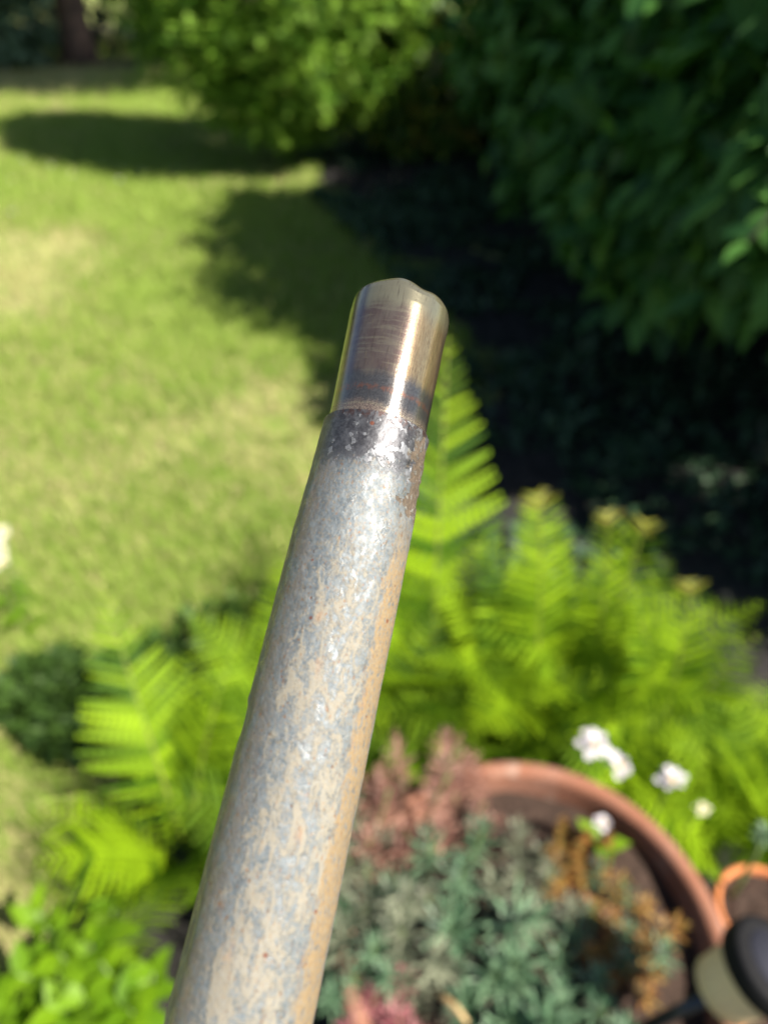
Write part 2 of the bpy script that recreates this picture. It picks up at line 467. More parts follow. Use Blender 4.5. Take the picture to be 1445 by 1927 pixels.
P, nr = blob_points(lb, 66000, 0.6, 0.34, 4)
gap = fbm(P, 2.4, 51, 3)
P = P[gap > 0.41]; nr = nr[gap > 0.41]
Rm = leaf_set(P, nr, 0.085, 0.16, 0.75, 0.6)
px, py, dep = project(P + Rm[:, :, 0] * 0.5)
size = np.linalg.norm(Rm[:, :, 0], axis=1) / dep
inview = (px > -20) & (px < 1465) & (py > -20) & (py < 1950)
front = ((P - np.array([0, 0, CAM_H])) * nr).sum(1) < 0
out = np.ones(len(P))
for c_, r_ in lb:
    out = np.minimum(out, np.linalg.norm((P - np.array(c_)) / np.array(r_), axis=1))
score = size * inview * front * (out > 0.8)
top = np.argsort(-score)[:286]
rest = np.ones(len(P), bool); rest[top] = False
leaf_me = [make_mesh('leaf', PROTO_LAUREL[0], [PROTO_LAUREL[2]], M['laurel'], True, np.full(len(PROTO_LAUREL[0]), t)) for t in (0.0,)]
for q in top:
    m = Matrix.Identity(4)
    for a in range(3):
        for b in range(3): m[a][b] = Rm[q, a, b]
        m[a][3] = P[q, a] - Lo[a]
    link('leaf', leaf_me[0], laurel, m)
inner = [(c_, tuple(0.86 * x_ for x_ in r_)) for c_, r_ in lb]
Pi, ni = blob_points(inner, 9000, 0.5, 0.30, 4)  # oversized inner leaves added to block the sun and make the shadow solid
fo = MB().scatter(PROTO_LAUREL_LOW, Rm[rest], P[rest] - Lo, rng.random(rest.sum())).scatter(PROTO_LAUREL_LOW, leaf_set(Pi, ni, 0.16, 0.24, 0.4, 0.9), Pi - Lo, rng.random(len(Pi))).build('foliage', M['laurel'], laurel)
fo['kind'] = 'stuff'
# a sprig reaching out of the shade into the sun
sg = np.array([(1.25, 2.0, 1.08), (1.05, 1.82, 1.09), (0.90, 1.68, 1.06), (0.80, 1.58, 1.00)]) - Lo
MB().tube(sg, [0.007, 0.006, 0.004, 0.003], 6).build('branch', M['bark_dark'], laurel)
for q in range(13):
    f = q / 12; pos = np.array([np.interp(f * 3, np.arange(4), sg[:, c_]) for c_ in range(3)])
    a_ = q * 2.4
    d_ = unit(np.array([-0.55 + 0.7 * math.cos(a_), -0.45 + 0.7 * math.sin(a_), -0.35 + 0.3 * math.cos(q * 1.7)]))
    F = frames(d_[None], np.array([[-0.75, -0.45, 0.7]]))[0] * (0.075 + 0.03 * math.sin(q * 3.1) ** 2)
    m = Matrix.Identity(4)
    for a in range(3):
        for b in range(3): m[a][b] = F[a, b]
        m[a][3] = pos[a]
    link('leaf', leaf_me[0], laurel, m)
limbs(laurel, (0, 0, 0), [(0.1, 0.3, 1.9), (-0.3, 0.6, 1.7), (-0.5, -0.7, 1.3), (0.3, -1.2, 1.4), (0.5, -1.6, 1.0), (-0.4, 1.6, 1.5), (0.5, 0.6, 1.8), (-0.35, 2.2, 1.2)], 0.05, M['bark_dark'])

def conifer(name, loc, blobs, n, lo, hi, label, mat, cat, group=None, trunk_h=1.6, r0=0.06, proto=PROTO_SPRAY, shell=0.4, rough=0.3, seed=5, bark='bark'):
    t = empty(name, loc, label, cat, group); L = np.array(loc, float)
    P, nr = blob_points([(np.array(b[0]) + L, b[1]) for b in blobs], n, shell, rough, seed)
    cl = fbm(P, 3.2, seed + 3, 3)
    P = P[cl > 0.33]; nr = nr[cl > 0.33]
    Rm = leaf_set(P, nr, lo, hi, -0.15, 0.5)
    tint = np.clip(0.5 * fbm(P, 5, seed) + 0.5 * rng.random(len(P)), 0, 0.99)
    f = MB().scatter(proto, Rm, P - L, tint).build('foliage', mat, t); f['kind'] = 'stuff'
    cs = [b[0] for b in blobs]
    limbs(t, (0, 0, -0.05), [(0.0, 0.0, trunk_h)] + [tuple(np.array(c_) * 0.9) for c_ in cs[:5]], r0, M[bark])
    return t

conifer('conifer_bush', (-0.85, 6.35, 0),
        [((0.12, 0, 1.30), (1.12, 0.95, 1.10)), ((-0.22, -0.15, 1.6), (0.86, 0.8, 0.95)), ((0.55, 0.05, 1.55), (0.80, 0.75, 0.95)), ((0.05, -0.30, 0.76), (0.62, 0.48, 0.52)), ((0, 0, 2.2), (0.8, 0.8, 0.8)), ((0.05, 0.1, 2.9), (0.6, 0.6, 0.7))],
        46000, 0.055, 0.11, 'rounded bright green conifer bush at the end of the lawn', M['conifer'], 'bush')
conifer('leafy_bush', (0.50, 6.75, 0), [((0, 0, 0.75), (0.9, 0.7, 0.85)), ((-0.15, -0.25, 0.4), (0.6, 0.4, 0.4)), ((0.7, 0.3, 1.1), (0.9, 0.8, 1.0)), ((-0.4, 0.1, 0.9), (0.6, 0.6, 0.8))],
        16000, 0.06, 0.11, 'green bush with yellowing leaves behind the round conifer', M['bush'], 'bush', proto=PROTO_TINY, seed=9)
conifer('silvery_shrub', (-5.05, 11.1, 0), [((0, 0, 0.6), (0.8, 0.6, 0.7)), ((-0.9, -0.2, 0.6), (0.8, 0.6, 0.8)), ((0.3, 0, 1.2), (0.6, 0.5, 0.6))],
        5000, 0.10, 0.20, 'grey green shrub below the trees at the far left', M['silver'], 'shrub', proto=PROTO_TINY, seed=12, trunk_h=0.8)

# trees closing the garden
TREES = [((-4.15, 11.3, 0), 0.17, 'pinkish brown trunk of the sunlit tree at the far end of the lawn', 'bark'),
         ((-3.1, 11.9, 0), 0.22, 'dark trunked tree just left of the round conifer', 'bark_dark'),
         ((-6.0, 12.0, 0), 0.16, 'dark trunked tree at the far left corner', 'bark_dark'),
         ((-0.8, 8.8, 0), 0.12, 'dark trunked tree rising behind the round conifer', 'bark_dark')]
for q, (loc, r0, lab, bk) in enumerate(TREES):
    t = empty('tree', loc, lab, 'tree', 'trees at the end of the garden')
    s = np.linspace(0, 1, 14)
    pts = np.stack([0.12 * np.sin(s * 3 + q), 0.10 * np.cos(s * 4 + q), -0.1 + 6.0 * s], -1)
    MB().tube(pts, r0 * (1.25 - 0.9 * s) * (1 + 0.35 * np.exp(-s * 18)), 12).build('trunk', M[bk], t)
    for b in range(6):
        a = b * 2.4 + q; z0 = 3.4 + 0.35 * b
        st = np.array([0.12 * math.sin(z0 / 6.0 * 3 + q), 0.1 * math.cos(z0 / 6.0 * 4 + q), z0])
        e = st + np.array([math.cos(a) * 1.3, math.sin(a) * 1.0, 0.6])
        MB().tube(st + np.linspace(0, 1, 6)[:, None] * (e - st), r0 * 0.4 * (1 - 0.8 * np.linspace(0, 1, 6)), 6).build('branch', M[bk], t)
    bl = [((math.cos(a) * 0.7, math.sin(a) * 0.7, 4.9 + 0.4 * math.sin(a * 2)), (1.0, 1.0, 0.8)) for a in (0.3, 1.6, 2.9, 4.2, 5.5)] + [((0, 0, 5.9), (1.1, 1.1, 0.9))]
    P, nr = blob_points(bl, 7000, 0.6, 0.3, 40 + q)
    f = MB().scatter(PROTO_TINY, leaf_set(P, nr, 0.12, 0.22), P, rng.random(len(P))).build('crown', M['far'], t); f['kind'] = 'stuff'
# dark hedge behind the trunks
hd = empty('hedge', (-3, 13.0, 0), 'dark hedge closing the garden behind the tree trunks', 'hedge')
bl = [((x, 0.3 * math.sin(x * 2), 1.0), (1.0, 0.8, 1.5)) for x in np.arange(-9, 7, 1.1)]
P, nr = blob_points(bl, 16000, 0.5, 0.25, 77)
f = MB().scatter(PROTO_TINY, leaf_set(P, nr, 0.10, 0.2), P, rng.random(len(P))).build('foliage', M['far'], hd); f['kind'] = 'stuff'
for x in np.arange(-8.5, 6, 2.2):
    MB().tube([(x, 0, -0.1), (x + 0.05, 0, 0.8), (x, 0.1, 1.8)], [0.06, 0.05, 0.03], 7).build('stem', M['bark_dark'], hd)

# ------------------------------------------------------------------ ferns
def pinna_proto(lobes=9):
    """one leaflet of a frond: a tapering blade cut into lobes, unit length along x"""
    V = [(0, 0, 0)]; T = []
    xs = np.linspace(0.0, 1.0, lobes * 2 + 1)
    mid = []; 
    for i, x in enumerate(xs):
        mid.append(len(V)); V.append((x, 0, -0.10 * x * x))
    for s in (-1, 1):
        for i in range(lobes):
            a, b, c_ = mid[2 * i], mid[2 * i + 1], mid[2 * i + 2]
            x0 = xs[2 * i]; x1 = xs[2 * i + 2]
            w = 0.066 * (1 - ((x0 + x1) / 2) ** 1.8) ** 0.75 + 0.012
            e0 = len(V); V.append((x0 + (x1 - x0) * 0.38, s * w, -0.10 * x0 * x0 - 0.02))
            V.append((x0 + (x1 - x0) * 1.05, s * w * 0.9, -0.10 * x1 * x1 - 0.02))
            T += [(a, e0, b), (b, e0, e0 + 1), (b, e0 + 1, c_)] if s > 0 else [(a, b, e0), (b, e0 + 1, e0), (b, c_, e0 + 1)]
    return np.array(V, float), np.array(T), np.zeros((0, 4), int)
PROTO_PINNA = pinna_proto(9)
PROTO_PINNA_LOW = pinna_proto(5)
pinna_me = {k_: make_mesh('pinna', PROTO_PINNA[0], [PROTO_PINNA[1]], M[k_], True, np.zeros(len(PROTO_PINNA[0]))) for k_ in ('fern', 'fern_dark', 'fern_young')}

def frond(root, az, L, e0=80, e1=15, W=0.16, n=28, base=(0, 0, 0), mat='fern', single=False, curl=0, bow=1.4, start=0.14, side_roll=0.0, twist=0.0):
    """one frond: an arching stalk with a comb of leaflets on both sides"""
    K = 60
    t = np.linspace(0, 1, K)
    e = R_(e0) + (R_(e1) - R_(e0)) * t ** bow
    if curl: e = e - R_(curl) * np.clip((t - 0.80) / 0.20, 0, 1) ** 1.3
    a = R_(az) + R_(twist) * t
    d = np.stack([np.cos(e) * np.cos(a), np.cos(e) * np.sin(a), np.sin(e)], -1)
    stp = L / (K - 1) * (np.where(t > 0.80, 0.55, 1.0) if curl else np.ones(K))
    p = np.cumsum(d * stp[:, None], axis=0) + np.array(base) - d[0] * stp[0]
    side = np.stack([-np.sin(a), np.cos(a), 0 * a], -1)
    nrm = np.cross(d, side)                                     # upper face looks up and outward
    if side_roll:
        r = R_(side_roll); side, nrm = side * math.cos(r) + nrm * math.sin(r), nrm * math.cos(r) - side * math.sin(r)
    mb = MB().tube(p[::2], 0.0024 * (L / 0.7) * (1 - 0.8 * t[::2]) + 0.0005, 5)
    ti = start + (0.995 - start) * np.linspace(0, 1, n)
    idx = ti * (K - 1)
    def at(A): return np.stack([np.interp(idx, np.arange(K), A[:, c_]) for c_ in range(3)], -1)
    pp, dd, ss, nn = at(p), unit(at(d)), unit(at(side)), unit(at(nrm))
    shape = np.minimum(1, ((1.0 - ti) / 0.5)) ** 0.85 * (0.25 + 0.75 * np.clip((ti - start) / 0.3, 0, 1)) + 0.03
    if curl: shape = np.where(ti > 0.80, 0.30, shape)
    fw = R_(14) + R_(22) * ti
    Rs = []; Ts = []; Ss = []
    for s in (-1, 1):
        jit = rng.standard_normal((n, 3)) * 0.05
        dr = unit(s * ss * np.cos(fw)[:, None] + dd * np.sin(fw)[:, None] + nn * 0.10 + jit)
        ln = W * shape * (0.94 + 0.12 * rng.random(n))
        F = frames(dr, unit(nn + jit))
        F = F * ln[:, None, None]
        Rs.append(F); Ts.append(pp)
    Rs = np.concatenate(Rs); Ts = np.concatenate(Ts)
    if single:
        o = mb.build('frond', M['rachis'], root)
        for q in range(len(Ts)):
            m = Matrix.Identity(4)
            for x in range(3):
                for y in range(3): m[x][y] = Rs[q, x, y]
                m[x][3] = Ts[q, x]
            link('pinna', pinna_me['fern_young' if curl and ti[q % n] > 0.78 else mat], o, m)
    else:
        tt = np.clip(rng.beta(0.8, 0.8) * 0.85 + 0.12 * rng.standard_normal(len(Ts)), 0, 0.99)
        mb.scatter(PROTO_PINNA if L > 0.55 else PROTO_PINNA_LOW, Rs, Ts, tt)
        o = mb.build('frond', M[mat], root)
    return o

def fern(loc, label, n, L, e1=(0, 35), W=0.125, mat='fern', skip=None, seed=0, group='ferns in the planting bed', e0=(66, 84)):
    global rng
    keep = rng; rng = np.random.default_rng(100 + seed)
    t = empty('fern', loc, label, 'fern', group)
    for q in range(n):
        az = q * 360 / n + rng.uniform(-14, 14)
        if skip and skip[0] < az % 360 < skip[1]: continue
        frond(t, az, L * rng.uniform(0.75, 1.08), rng.uniform(*e0), rng.uniform(*e1), W * rng.uniform(0.85, 1.1), int(24 * L / 0.5), mat=mat, side_roll=rng.uniform(-18, 18), twist=rng.uniform(-15, 15))
    rng = keep
    return t

# the fern straight behind the pipe: tall frond standing against the dark bed
f1 = fern((0.11, 1.02, 0.0), 'tall fern behind the pipe with one big upright frond', 9, 0.62, seed=1, skip=(60, 120))
frond(f1, 86, 0.98, 80, 42, 0.175, 31, single=True, bow=1.1, start=0.10, side_roll=22)
frond(f1, 120, 0.80, 78, 40, 0.155, 27, single=True, bow=1.1, side_roll=-8)
# left fern with the big pale frond
f2 = fern((-0.40, 0.66, 0.0), 'fern at left with a pale frond pointing up the lawn', 8, 0.50, seed=2, skip=(95, 200))
frond(f2, 116, 0.66, 80, 26, 0.130, 29, single=True, bow=1.0, side_roll=10)
frond(f2, 172, 0.40, 66, -10, 0.115, 19, single=True, bow=1.0, side_roll=25)
frond(f2, 60, 0.60, 82, 45, 0.10, 28, single=True, bow=1.0)
frond(f2, 205, 0.34, 62, -15, 0.10, 17, single=True, bow=1.0)
f3 = fern((-0.20, 0.95, 0.0), 'small fern half hidden left of the pipe', 7, 0.50, seed=3)
frond(f3, 100, 0.55, 84, 60, 0.09, 26, single=True)
f4 = fern((0.36, 1.0, 0.0), 'fern right of the pipe with a curled yellow young frond', 9, 0.60, seed=4, e1=(0, 40))
frond(f4, 106, 0.80, 84, 62, 0.10, 30, curl=420, single=True)
frond(f4, 84, 0.60, 82, 46, 0.12, 25, single=True)
f5 = fern((0.50, 1.02, 0.0), 'fern with two curled frond tips rising above the bed', 8, 0.50, seed=5)
frond(f5, 104, 0.74, 84, 66, 0.08, 26, curl=460, single=True)
frond(f5, 66, 0.70, 82, 60, 0.09, 26, curl=420, single=True)
frond(f5, 76, 0.54, 80, 45, 0.12, 23, single=True)
f6 = fern((0.62, 0.88, 0.0), 'fern with a forked pair of pale fronds nearest the dark bed', 8, 0.44, seed=6)
frond(f6, 126, 0.54, 82, 50, 0.11, 28, single=True)
frond(f6, 30, 0.46, 82, 40, 0.10, 22, single=True)
frond(f6, 92, 0.66, 84, 62, 0.08, 26, curl=440, single=True)
fern((0.80, 0.78, 0.0), 'fern at the right edge beyond the white flowers', 9, 0.38, seed=7)
fern((0.70, 0.66, 0.0), 'fern beside the small terracotta pot', 9, 0.44, seed=8, skip=(215, 320))
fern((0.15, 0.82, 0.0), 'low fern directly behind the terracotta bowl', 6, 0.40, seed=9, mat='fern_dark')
fern((0.42, 0.82, 0.0), 'low fern behind the white flowers', 7, 0.40, seed=10)
fern((-0.14, 0.66, 0.0), 'fern under the pipe, its green darkened for shade', 8, 0.44, seed=11, mat='fern_dark')
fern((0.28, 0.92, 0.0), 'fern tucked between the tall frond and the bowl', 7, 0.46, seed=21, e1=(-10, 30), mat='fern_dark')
fern((0.56, 0.74, 0.0), 'bright fern right behind the lone white flower', 8, 0.42, seed=22, e1=(-15, 30), skip=(240, 345))
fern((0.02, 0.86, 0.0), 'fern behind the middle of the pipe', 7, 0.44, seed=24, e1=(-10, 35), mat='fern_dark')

# low dark plants round the left fern; the far-left one stands in for its shadow
for loc, bl, lab, sd in (((-0.82, 1.06, 0), [((0, 0, 0.08), (0.12, 0.10, 0.09)), ((0.07, -0.08, 0.07), (0.09, 0.08, 0.08))], 'low dark green clump standing in for the fern shadow at the far left', 71),
                         ((-0.36, 1.16, 0), [((0, 0, 0.12), (0.17, 0.12, 0.14)), ((0.15, -0.05, 0.10), (0.12, 0.10, 0.12))], 'low dark green clump behind the left ferns beside the pipe', 72),
                         ((-0.58, 1.06, 0), [((0, 0, 0.10), (0.11, 0.10, 0.12)), ((0.09, -0.06, 0.08), (0.10, 0.08, 0.09))], 'small dark green clump right behind the pale frond tip', 73)):
    conifer('low_shrub', loc, bl, 1500, 0.025, 0.05, lab, M['cover_dark'], 'shrub', 'low dark plants round the left ferns', trunk_h=0.12, r0=0.006, proto=PROTO_TINY, shell=0.7, seed=sd, bark='bark_dark')

# ground cover filling the gaps between the ferns
n = 5200
x = rng.uniform(-0.75, 0.95, n); y = rng.uniform(0.1, 1.2, n)
ok = (x > bed_edge(y) + 0.03) & ((x > -0.36) | (y < 0.42)) & ((x > -0.02) | (y > 0.50) | (x < -0.5)) & (fbm(np.stack([x, y, 0 * x], -1), 5, 18, 3) > 0.42) & (np.hypot(x - 0.22, y - 0.40) > 0.27) & (y < 1.12 - 0.28 * np.clip(x - 0.45, 0, 1) + 0.06 * np.sin(x * 9))
P = np.stack([x, y, 0.02 + 0.16 * rng.random(n) ** 1.5 * (0.5 + fbm(np.stack([x, y, 0 * x], -1), 6, 8))], -1)[ok]
g = MB().scatter(PROTO_SMALL, leaf_set(P, np.tile([0, 0, 1.0], (len(P), 1)), 0.03, 0.065, 0.1, 0.9), P, rng.random(len(P))).build('ground_cover', M['cover'])
tag(g, 'low leafy ground cover between the ferns', 'ground cover', kind='stuff')

n = 16000
y = rng.uniform(1.15, 7.2, n); x = bed_edge(y) + 2.6 * rng.random(n) ** 1.3 - 0.08
cl = fbm(np.stack([x, y, 0 * x], -1), 2.2, 88, 3)
ok = cl > 0.43
P = np.stack([x, y, 0.015 + 0.22 * np.clip(cl - 0.42, 0, 1) * (0.3 + rng.random(n))], -1)[ok]
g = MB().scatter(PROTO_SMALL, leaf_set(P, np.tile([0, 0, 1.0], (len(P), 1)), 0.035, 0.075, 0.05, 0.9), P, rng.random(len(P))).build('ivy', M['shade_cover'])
tag(g, 'dark ivy creeping over the shaded soil under the laurel', 'ivy', kind='stuff')

# ------------------------------------------------------------------ broad-leaved plant at the lower left
PROTO_BROAD = leaf_proto([0.05, 0.6, 0.95, 1.0, 0.8, 0.45, 0.02], 0.22, 0.25, 0.55)
broad_me = make_mesh('leaf', PROTO_BROAD[0], [PROTO_BROAD[2]], M['broad'], True, np.zeros(len(PROTO_BROAD[0])))

def put_leaf(me, parent, pos, d, up, ln, name='leaf'):
    F = frames(np.array([d], float), np.array([up], float))[0] * ln
    m = Matrix.Identity(4)
    for a in range(3):
        for b in range(3): m[a][b] = F[a, b]
        m[a][3] = pos[a]
    return link(name, me, parent, m)

def broad_plant(loc, label, h, stems, seed):
    r = np.random.default_rng(seed)
    t = empty('leafy_plant', loc, label, 'plant', 'broad leaved plants at the lower left')
    for s in range(stems):
        az = s * 2.4 + r.uniform(-0.4, 0.4); out = r.uniform(0.03, 0.13) * (s > 0)
        tip = np.array([math.cos(az) * out, math.sin(az) * out, h * r.uniform(0.7, 1.0)])
        st = MB().tube(np.linspace(0, 1, 6)[:, None] * tip * np.array([1, 1, 1]), np.linspace(0.004, 0.002, 6), 6).build('stem', M['stalk'], t)
        for k_ in range(9):
            f = 0.35 + 0.65 * k_ / 8; a = k_ * 2.4 + s
            el = 0.1 + 0.9 * (k_ / 8)
            dv = (math.cos(a) * math.cos(el), math.sin(a) * math.cos(el), math.sin(el) * 0.8)
            put_leaf(broad_me, st, tip * f, dv, (-dv[0] * 0.3, -dv[1] * 0.3, 1), r.uniform(0.055, 0.085) * (1.1 - 0.3 * f))
    return t
broad_plant((-0.56, 0.45, 0.0), 'bright green leafy plant in the bottom left corner', 0.20, 6, 3)
broad_plant((-0.43, 0.38, 0.0), 'leafy plant between the corner plant and the pipe', 0.17, 5, 5)
broad_plant((-0.66, 0.36, 0.0), 'darker leafy plant cut by the left frame edge', 0.12, 4, 8)

# ------------------------------------------------------------------ terracotta bowl
k = NT('terracotta')
co = k.coord('Object'); n1 = k.noise(co, 8, 6); n2 = k.noise(co, 60, 6, 0.7)
col = k.mix(k.step(n1, 0.4, 0.65), (0.20, 0.078, 0.042), (0.225, 0.112, 0.075))
col = k.mix(k.math('MULTIPLY', k.step(n2, 0.5, 0.75), 0.6), col, (0.13, 0.065, 0.045))
n3 = k.noise(co, 14, 7, 0.7)
col = k.mix(k.math('MULTIPLY', k.step(n3, 0.55, 0.68), 0.55), col, (0.34, 0.27, 0.22))
col = k.mix(k.math('MULTIPLY', k.step(k.noise(co, 10, 6, 0.7), 0.58, 0.70), 0.7), col, (0.07, 0.05, 0.035))
k.set(Base_Color=col, Roughness=0.9, Normal=k.bump(n2, 0.6, 0.004))
M['terracotta'] = k.m
k = NT('orange_terracotta')
co = k.coord('Object'); n1 = k.noise(co, 25, 6)
k.set(Base_Color=k.mix(k.step(n1, 0.35, 0.65), (0.46, 0.155, 0.045), (0.38, 0.12, 0.04)), Roughness=0.8, Normal=k.bump(n1, 0.3, 0.001))
M['terracotta_orange'] = k.m
M['potsoil'] = plain('potting_soil', (0.052, 0.034, 0.026), 1.0, scale=120, col2=(0.022, 0.015, 0.012), bump=0.006, spec=0.1)

BC = np.array([0.22, 0.40, 0.0])
bowl = empty('terracotta_bowl', tuple(BC), 'wide weathered terracotta bowl planted with stonecrops', 'planter')
MB().lathe([(0.02, 0.012), (0.17, 0.0), (0.185, 0.012), (0.215, 0.10), (0.240, 0.22), (0.255, 0.325), (0.258, 0.335)], 72, wob=0.004).build('body', M['terracotta'], bowl)
rim = [(0.2505, 0.30), (0.253, 0.330)] + [(0.275 + 0.0155 * math.cos(a), 0.382 + 0.016 * math.sin(a)) for a in np.linspace(R_(175), R_(-5), 14)] + [(0.2895, 0.362), (0.2865, 0.340), (0.282, 0.334), (0.2585, 0.3345)]
MB().lathe(rim, 96, wob=0.004).build('rim', M['terracotta'], bowl)
xs = np.linspace(0, 0.2545, 24); a = np.arange(64) * 2 * np.pi / 64
P = np.stack([xs[:, None] * np.cos(a), xs[:, None] * np.sin(a), np.repeat((0.345 + 0.02 * (1 - (xs / 0.25) ** 2))[:, None], 64, 1)], -1).reshape(-1, 3)
P[:, 2] += 0.018 * (fbm(P, 14, 3) - 0.5) + 0.012 * (fbm(P, 60, 5, 3) - 0.5)
i, j = np.meshgrid(np.arange(23), np.arange(64), indexing='ij')
q = np.stack([i * 64 + j, i * 64 + (j + 1) % 64, (i + 1) * 64 + (j + 1) % 64, (i + 1) * 64 + j], -1).reshape(-1, 4)
link('soil', make_mesh('soil', P, [q], M['potsoil']), bowl)

# stonecrops in the bowl: plants of several shoots, each shoot a spiral of fleshy leaves
PROTO_FLESH = leaf_proto([0.45, 0.8, 1.0, 0.75, 0.03], 0.45, -0.18, 0.17)
PROTO_NEEDLE = leaf_proto([0.5, 0.9, 1.0, 0.75, 0.05], 0.3, -0.25, 0.12)
PROTO_BEAD = leaf_proto([0.5, 1.0, 1.0, 0.7, 0.1], 0.5, -0.2, 0.45)

def shoot(root, base, lean, h, ln, mat, n, proto, mes, r, single):
    """an upright shoot whose leaves open into a star at the top"""
    base = np.array(base, float); tip = base + np.array([lean[0], lean[1], 1.0]) * h
    ax = unit(tip - base)
    mb = MB().tube(base + np.linspace(0, 1, 5)[:, None] * (tip - base), np.linspace(0.0032, 0.0022, 5), 6)
    s1 = unit(np.cross(ax, [0.3, 1, 0.1])); s2 = np.cross(ax, s1)
    D = []; T = []; N = []; S = []
    for q in range(n):
        f = q / (n - 1); a = q * 2.39996 + r.uniform(-0.2, 0.2)
        o = s1 * math.cos(a) + s2 * math.sin(a)
        el = R_(-5) + R_(75) * f ** 1.6
        D.append(o * math.cos(el) + ax * math.sin(el)); N.append(ax * math.cos(el) - o * math.sin(el) + 0.02)
        T.append(base + (tip - base) * (0.30 + 0.70 * f)); S.append(ln * (1 - 0.45 * f ** 2) * r.uniform(0.85, 1.1) * (0.75 + 0.25 * min(1, f * 4)))
    F = frames(np.array(D), np.array(N)) * np.array(S)[:, None, None]; T = np.array(T)
    if single:
        o = mb.build('shoot', M['stalk'], root)
        for q in range(n):
            m = Matrix.Identity(4)
            for a in range(3):
                for b in range(3): m[a][b] = F[q, a, b]
                m[a][3] = T[q, a]
            link('leaf', mes, o, m)
    else:
        mb.scatter(proto, F, T, r.random(n))
        mb.build('shoot', mat, root)

def flesh_mesh(proto, mat):
    return make_mesh('leaf', proto[0], [proto[2]], mat, True, np.zeros(len(proto[0])))
FM = {}
def stonecrop(loc, label, mat, n_shoots, spread, h, ln, n_leaf, proto, seed, single=0, cat='succulent', group='stonecrops in the bowl'):
    r = np.random.default_rng(seed)
    t = empty('stonecrop', loc, label, cat, group)
    key = (id(proto), mat)
    if key not in FM: FM[key] = flesh_mesh(proto, M[mat])
    for s in range(n_shoots):
        a = s * 2.39996; rad = spread * math.sqrt((s + 0.3) / n_shoots)
        b = (math.cos(a) * rad, math.sin(a) * rad, 0)
        shoot(t, b, (b[0] * 3 + r.uniform(-.2, .2), b[1] * 3 + r.uniform(-.2, .2)), h * r.uniform(0.45, 1.15), ln * r.uniform(0.85, 1.15), M[mat], n_leaf, proto, FM[key], r, s < single)
    return t
SZ = 0.352
stonecrop((0.165, 0.325, SZ), 'dark green star shaped stonecrop in the middle of the bowl', 'suc_green', 6, 0.055, 0.09, 0.056, 34, PROTO_FLESH, 1, 4)
stonecrop((0.10, 0.47, SZ), 'blue green bushy stonecrop left of centre in the bowl', 'suc_green', 6, 0.085, 0.13, 0.058, 34, PROTO_NEEDLE, 2, 5)
stonecrop((0.02, 0.40, SZ), 'grey green stonecrop close to the pipe', 'suc_grey', 6, 0.07, 0.11, 0.050, 34, PROTO_NEEDLE, 3, 4)
stonecrop((0.045, 0.575, SZ), 'reddish pink stonecrop at the back left rim of the bowl', 'suc_red', 8, 0.07, 0.17, 0.044, 32, PROTO_NEEDLE, 4, 4)
stonecrop((0.275, 0.30, SZ), 'bright green stonecrop at the bottom of the bowl', 'suc_green', 7, 0.06, 0.07, 0.042, 30, PROTO_FLESH, 5, 3)
stonecrop((0.335, 0.43, SZ), 'orange stonecrop cushion at the right of the bowl', 'suc_orange', 15, 0.085, 0.065, 0.030, 26, PROTO_NEEDLE, 6, 4)
stonecrop((0.345, 0.41, SZ), 'sparse green stonecrop growing through the orange cushion', 'suc_green', 7, 0.075, 0.08, 0.034, 26, PROTO_NEEDLE, 16, 3)
stonecrop((0.37, 0.36, SZ), 'small yellowish stonecrop at the lower right of the bowl', 'suc_orange', 5, 0.04, 0.06, 0.026, 26, PROTO_NEEDLE, 17, 2)
stonecrop((0.235, 0.47, SZ), 'olive grey stonecrop in the centre of the bowl', 'suc_grey', 8, 0.07, 0.08, 0.042, 30, PROTO_NEEDLE, 7, 3)
stonecrop((0.31, 0.53, SZ), 'small orange tinted stonecrop near the back rim', 'suc_orange', 9, 0.05, 0.055, 0.018, 26, PROTO_BEAD, 8, 2)
stonecrop((0.00, 0.30, SZ), 'pink stonecrop rosettes at the bottom beside the pipe', 'suc_pink', 6, 0.05, 0.06, 0.034, 28, PROTO_FLESH, 9, 3)
stonecrop((0.125, 0.655, SZ + 0.02), 'dull red stonecrop sprigs leaning over the back rim of the bowl', 'suc_red', 7, 0.05, 0.08, 0.036, 28, PROTO_NEEDLE, 18, 2)
stonecrop((0.14, 0.60, SZ), 'withered red stonecrop tuft against the bowl rim', 'suc_red', 6, 0.045, 0.07, 0.026, 26, PROTO_NEEDLE, 10, 2)
stonecrop((0.10, 0.33, SZ), 'grey purple stonecrop low in the shade of the bowl', 'suc_grey', 6, 0.05, 0.05, 0.03, 26, PROTO_NEEDLE, 11, 2)
stonecrop((-0.035, 0.47, SZ + 0.02), 'grey stonecrop spilling over the left rim behind the pipe', 'suc_grey', 7, 0.06, 0.12, 0.050, 30, PROTO_NEEDLE, 12, 3)
stonecrop((-0.03, 0.55, SZ + 0.02), 'rusty red stonecrop hanging over the back left rim', 'suc_red', 7, 0.06, 0.14, 0.044, 30, PROTO_NEEDLE, 13, 3)
stonecrop((-0.04, 0.37, SZ + 0.02), 'green stonecrop trailing over the left rim at the pipe', 'suc_green', 8, 0.06, 0.10, 0.034, 30, PROTO_NEEDLE, 14, 3)
stonecrop((0.20, 0.255, SZ), 'blue green stonecrop at the bottom edge of the picture', 'suc_green', 6, 0.06, 0.08, 0.052, 30, PROTO_FLESH, 15, 3)
o = MB().tube([(0.075, 0.325, 0.41), (0.085, 0.312, 0.425), (0.098, 0.300, 0.432), (0.110, 0.285, 0.430)], [0.0042, 0.0046, 0.0042, 0.003], 8).build('dry_twig', M['twig'])
tag(o, 'short pale dry twig lying among the stonecrops', 'twig')

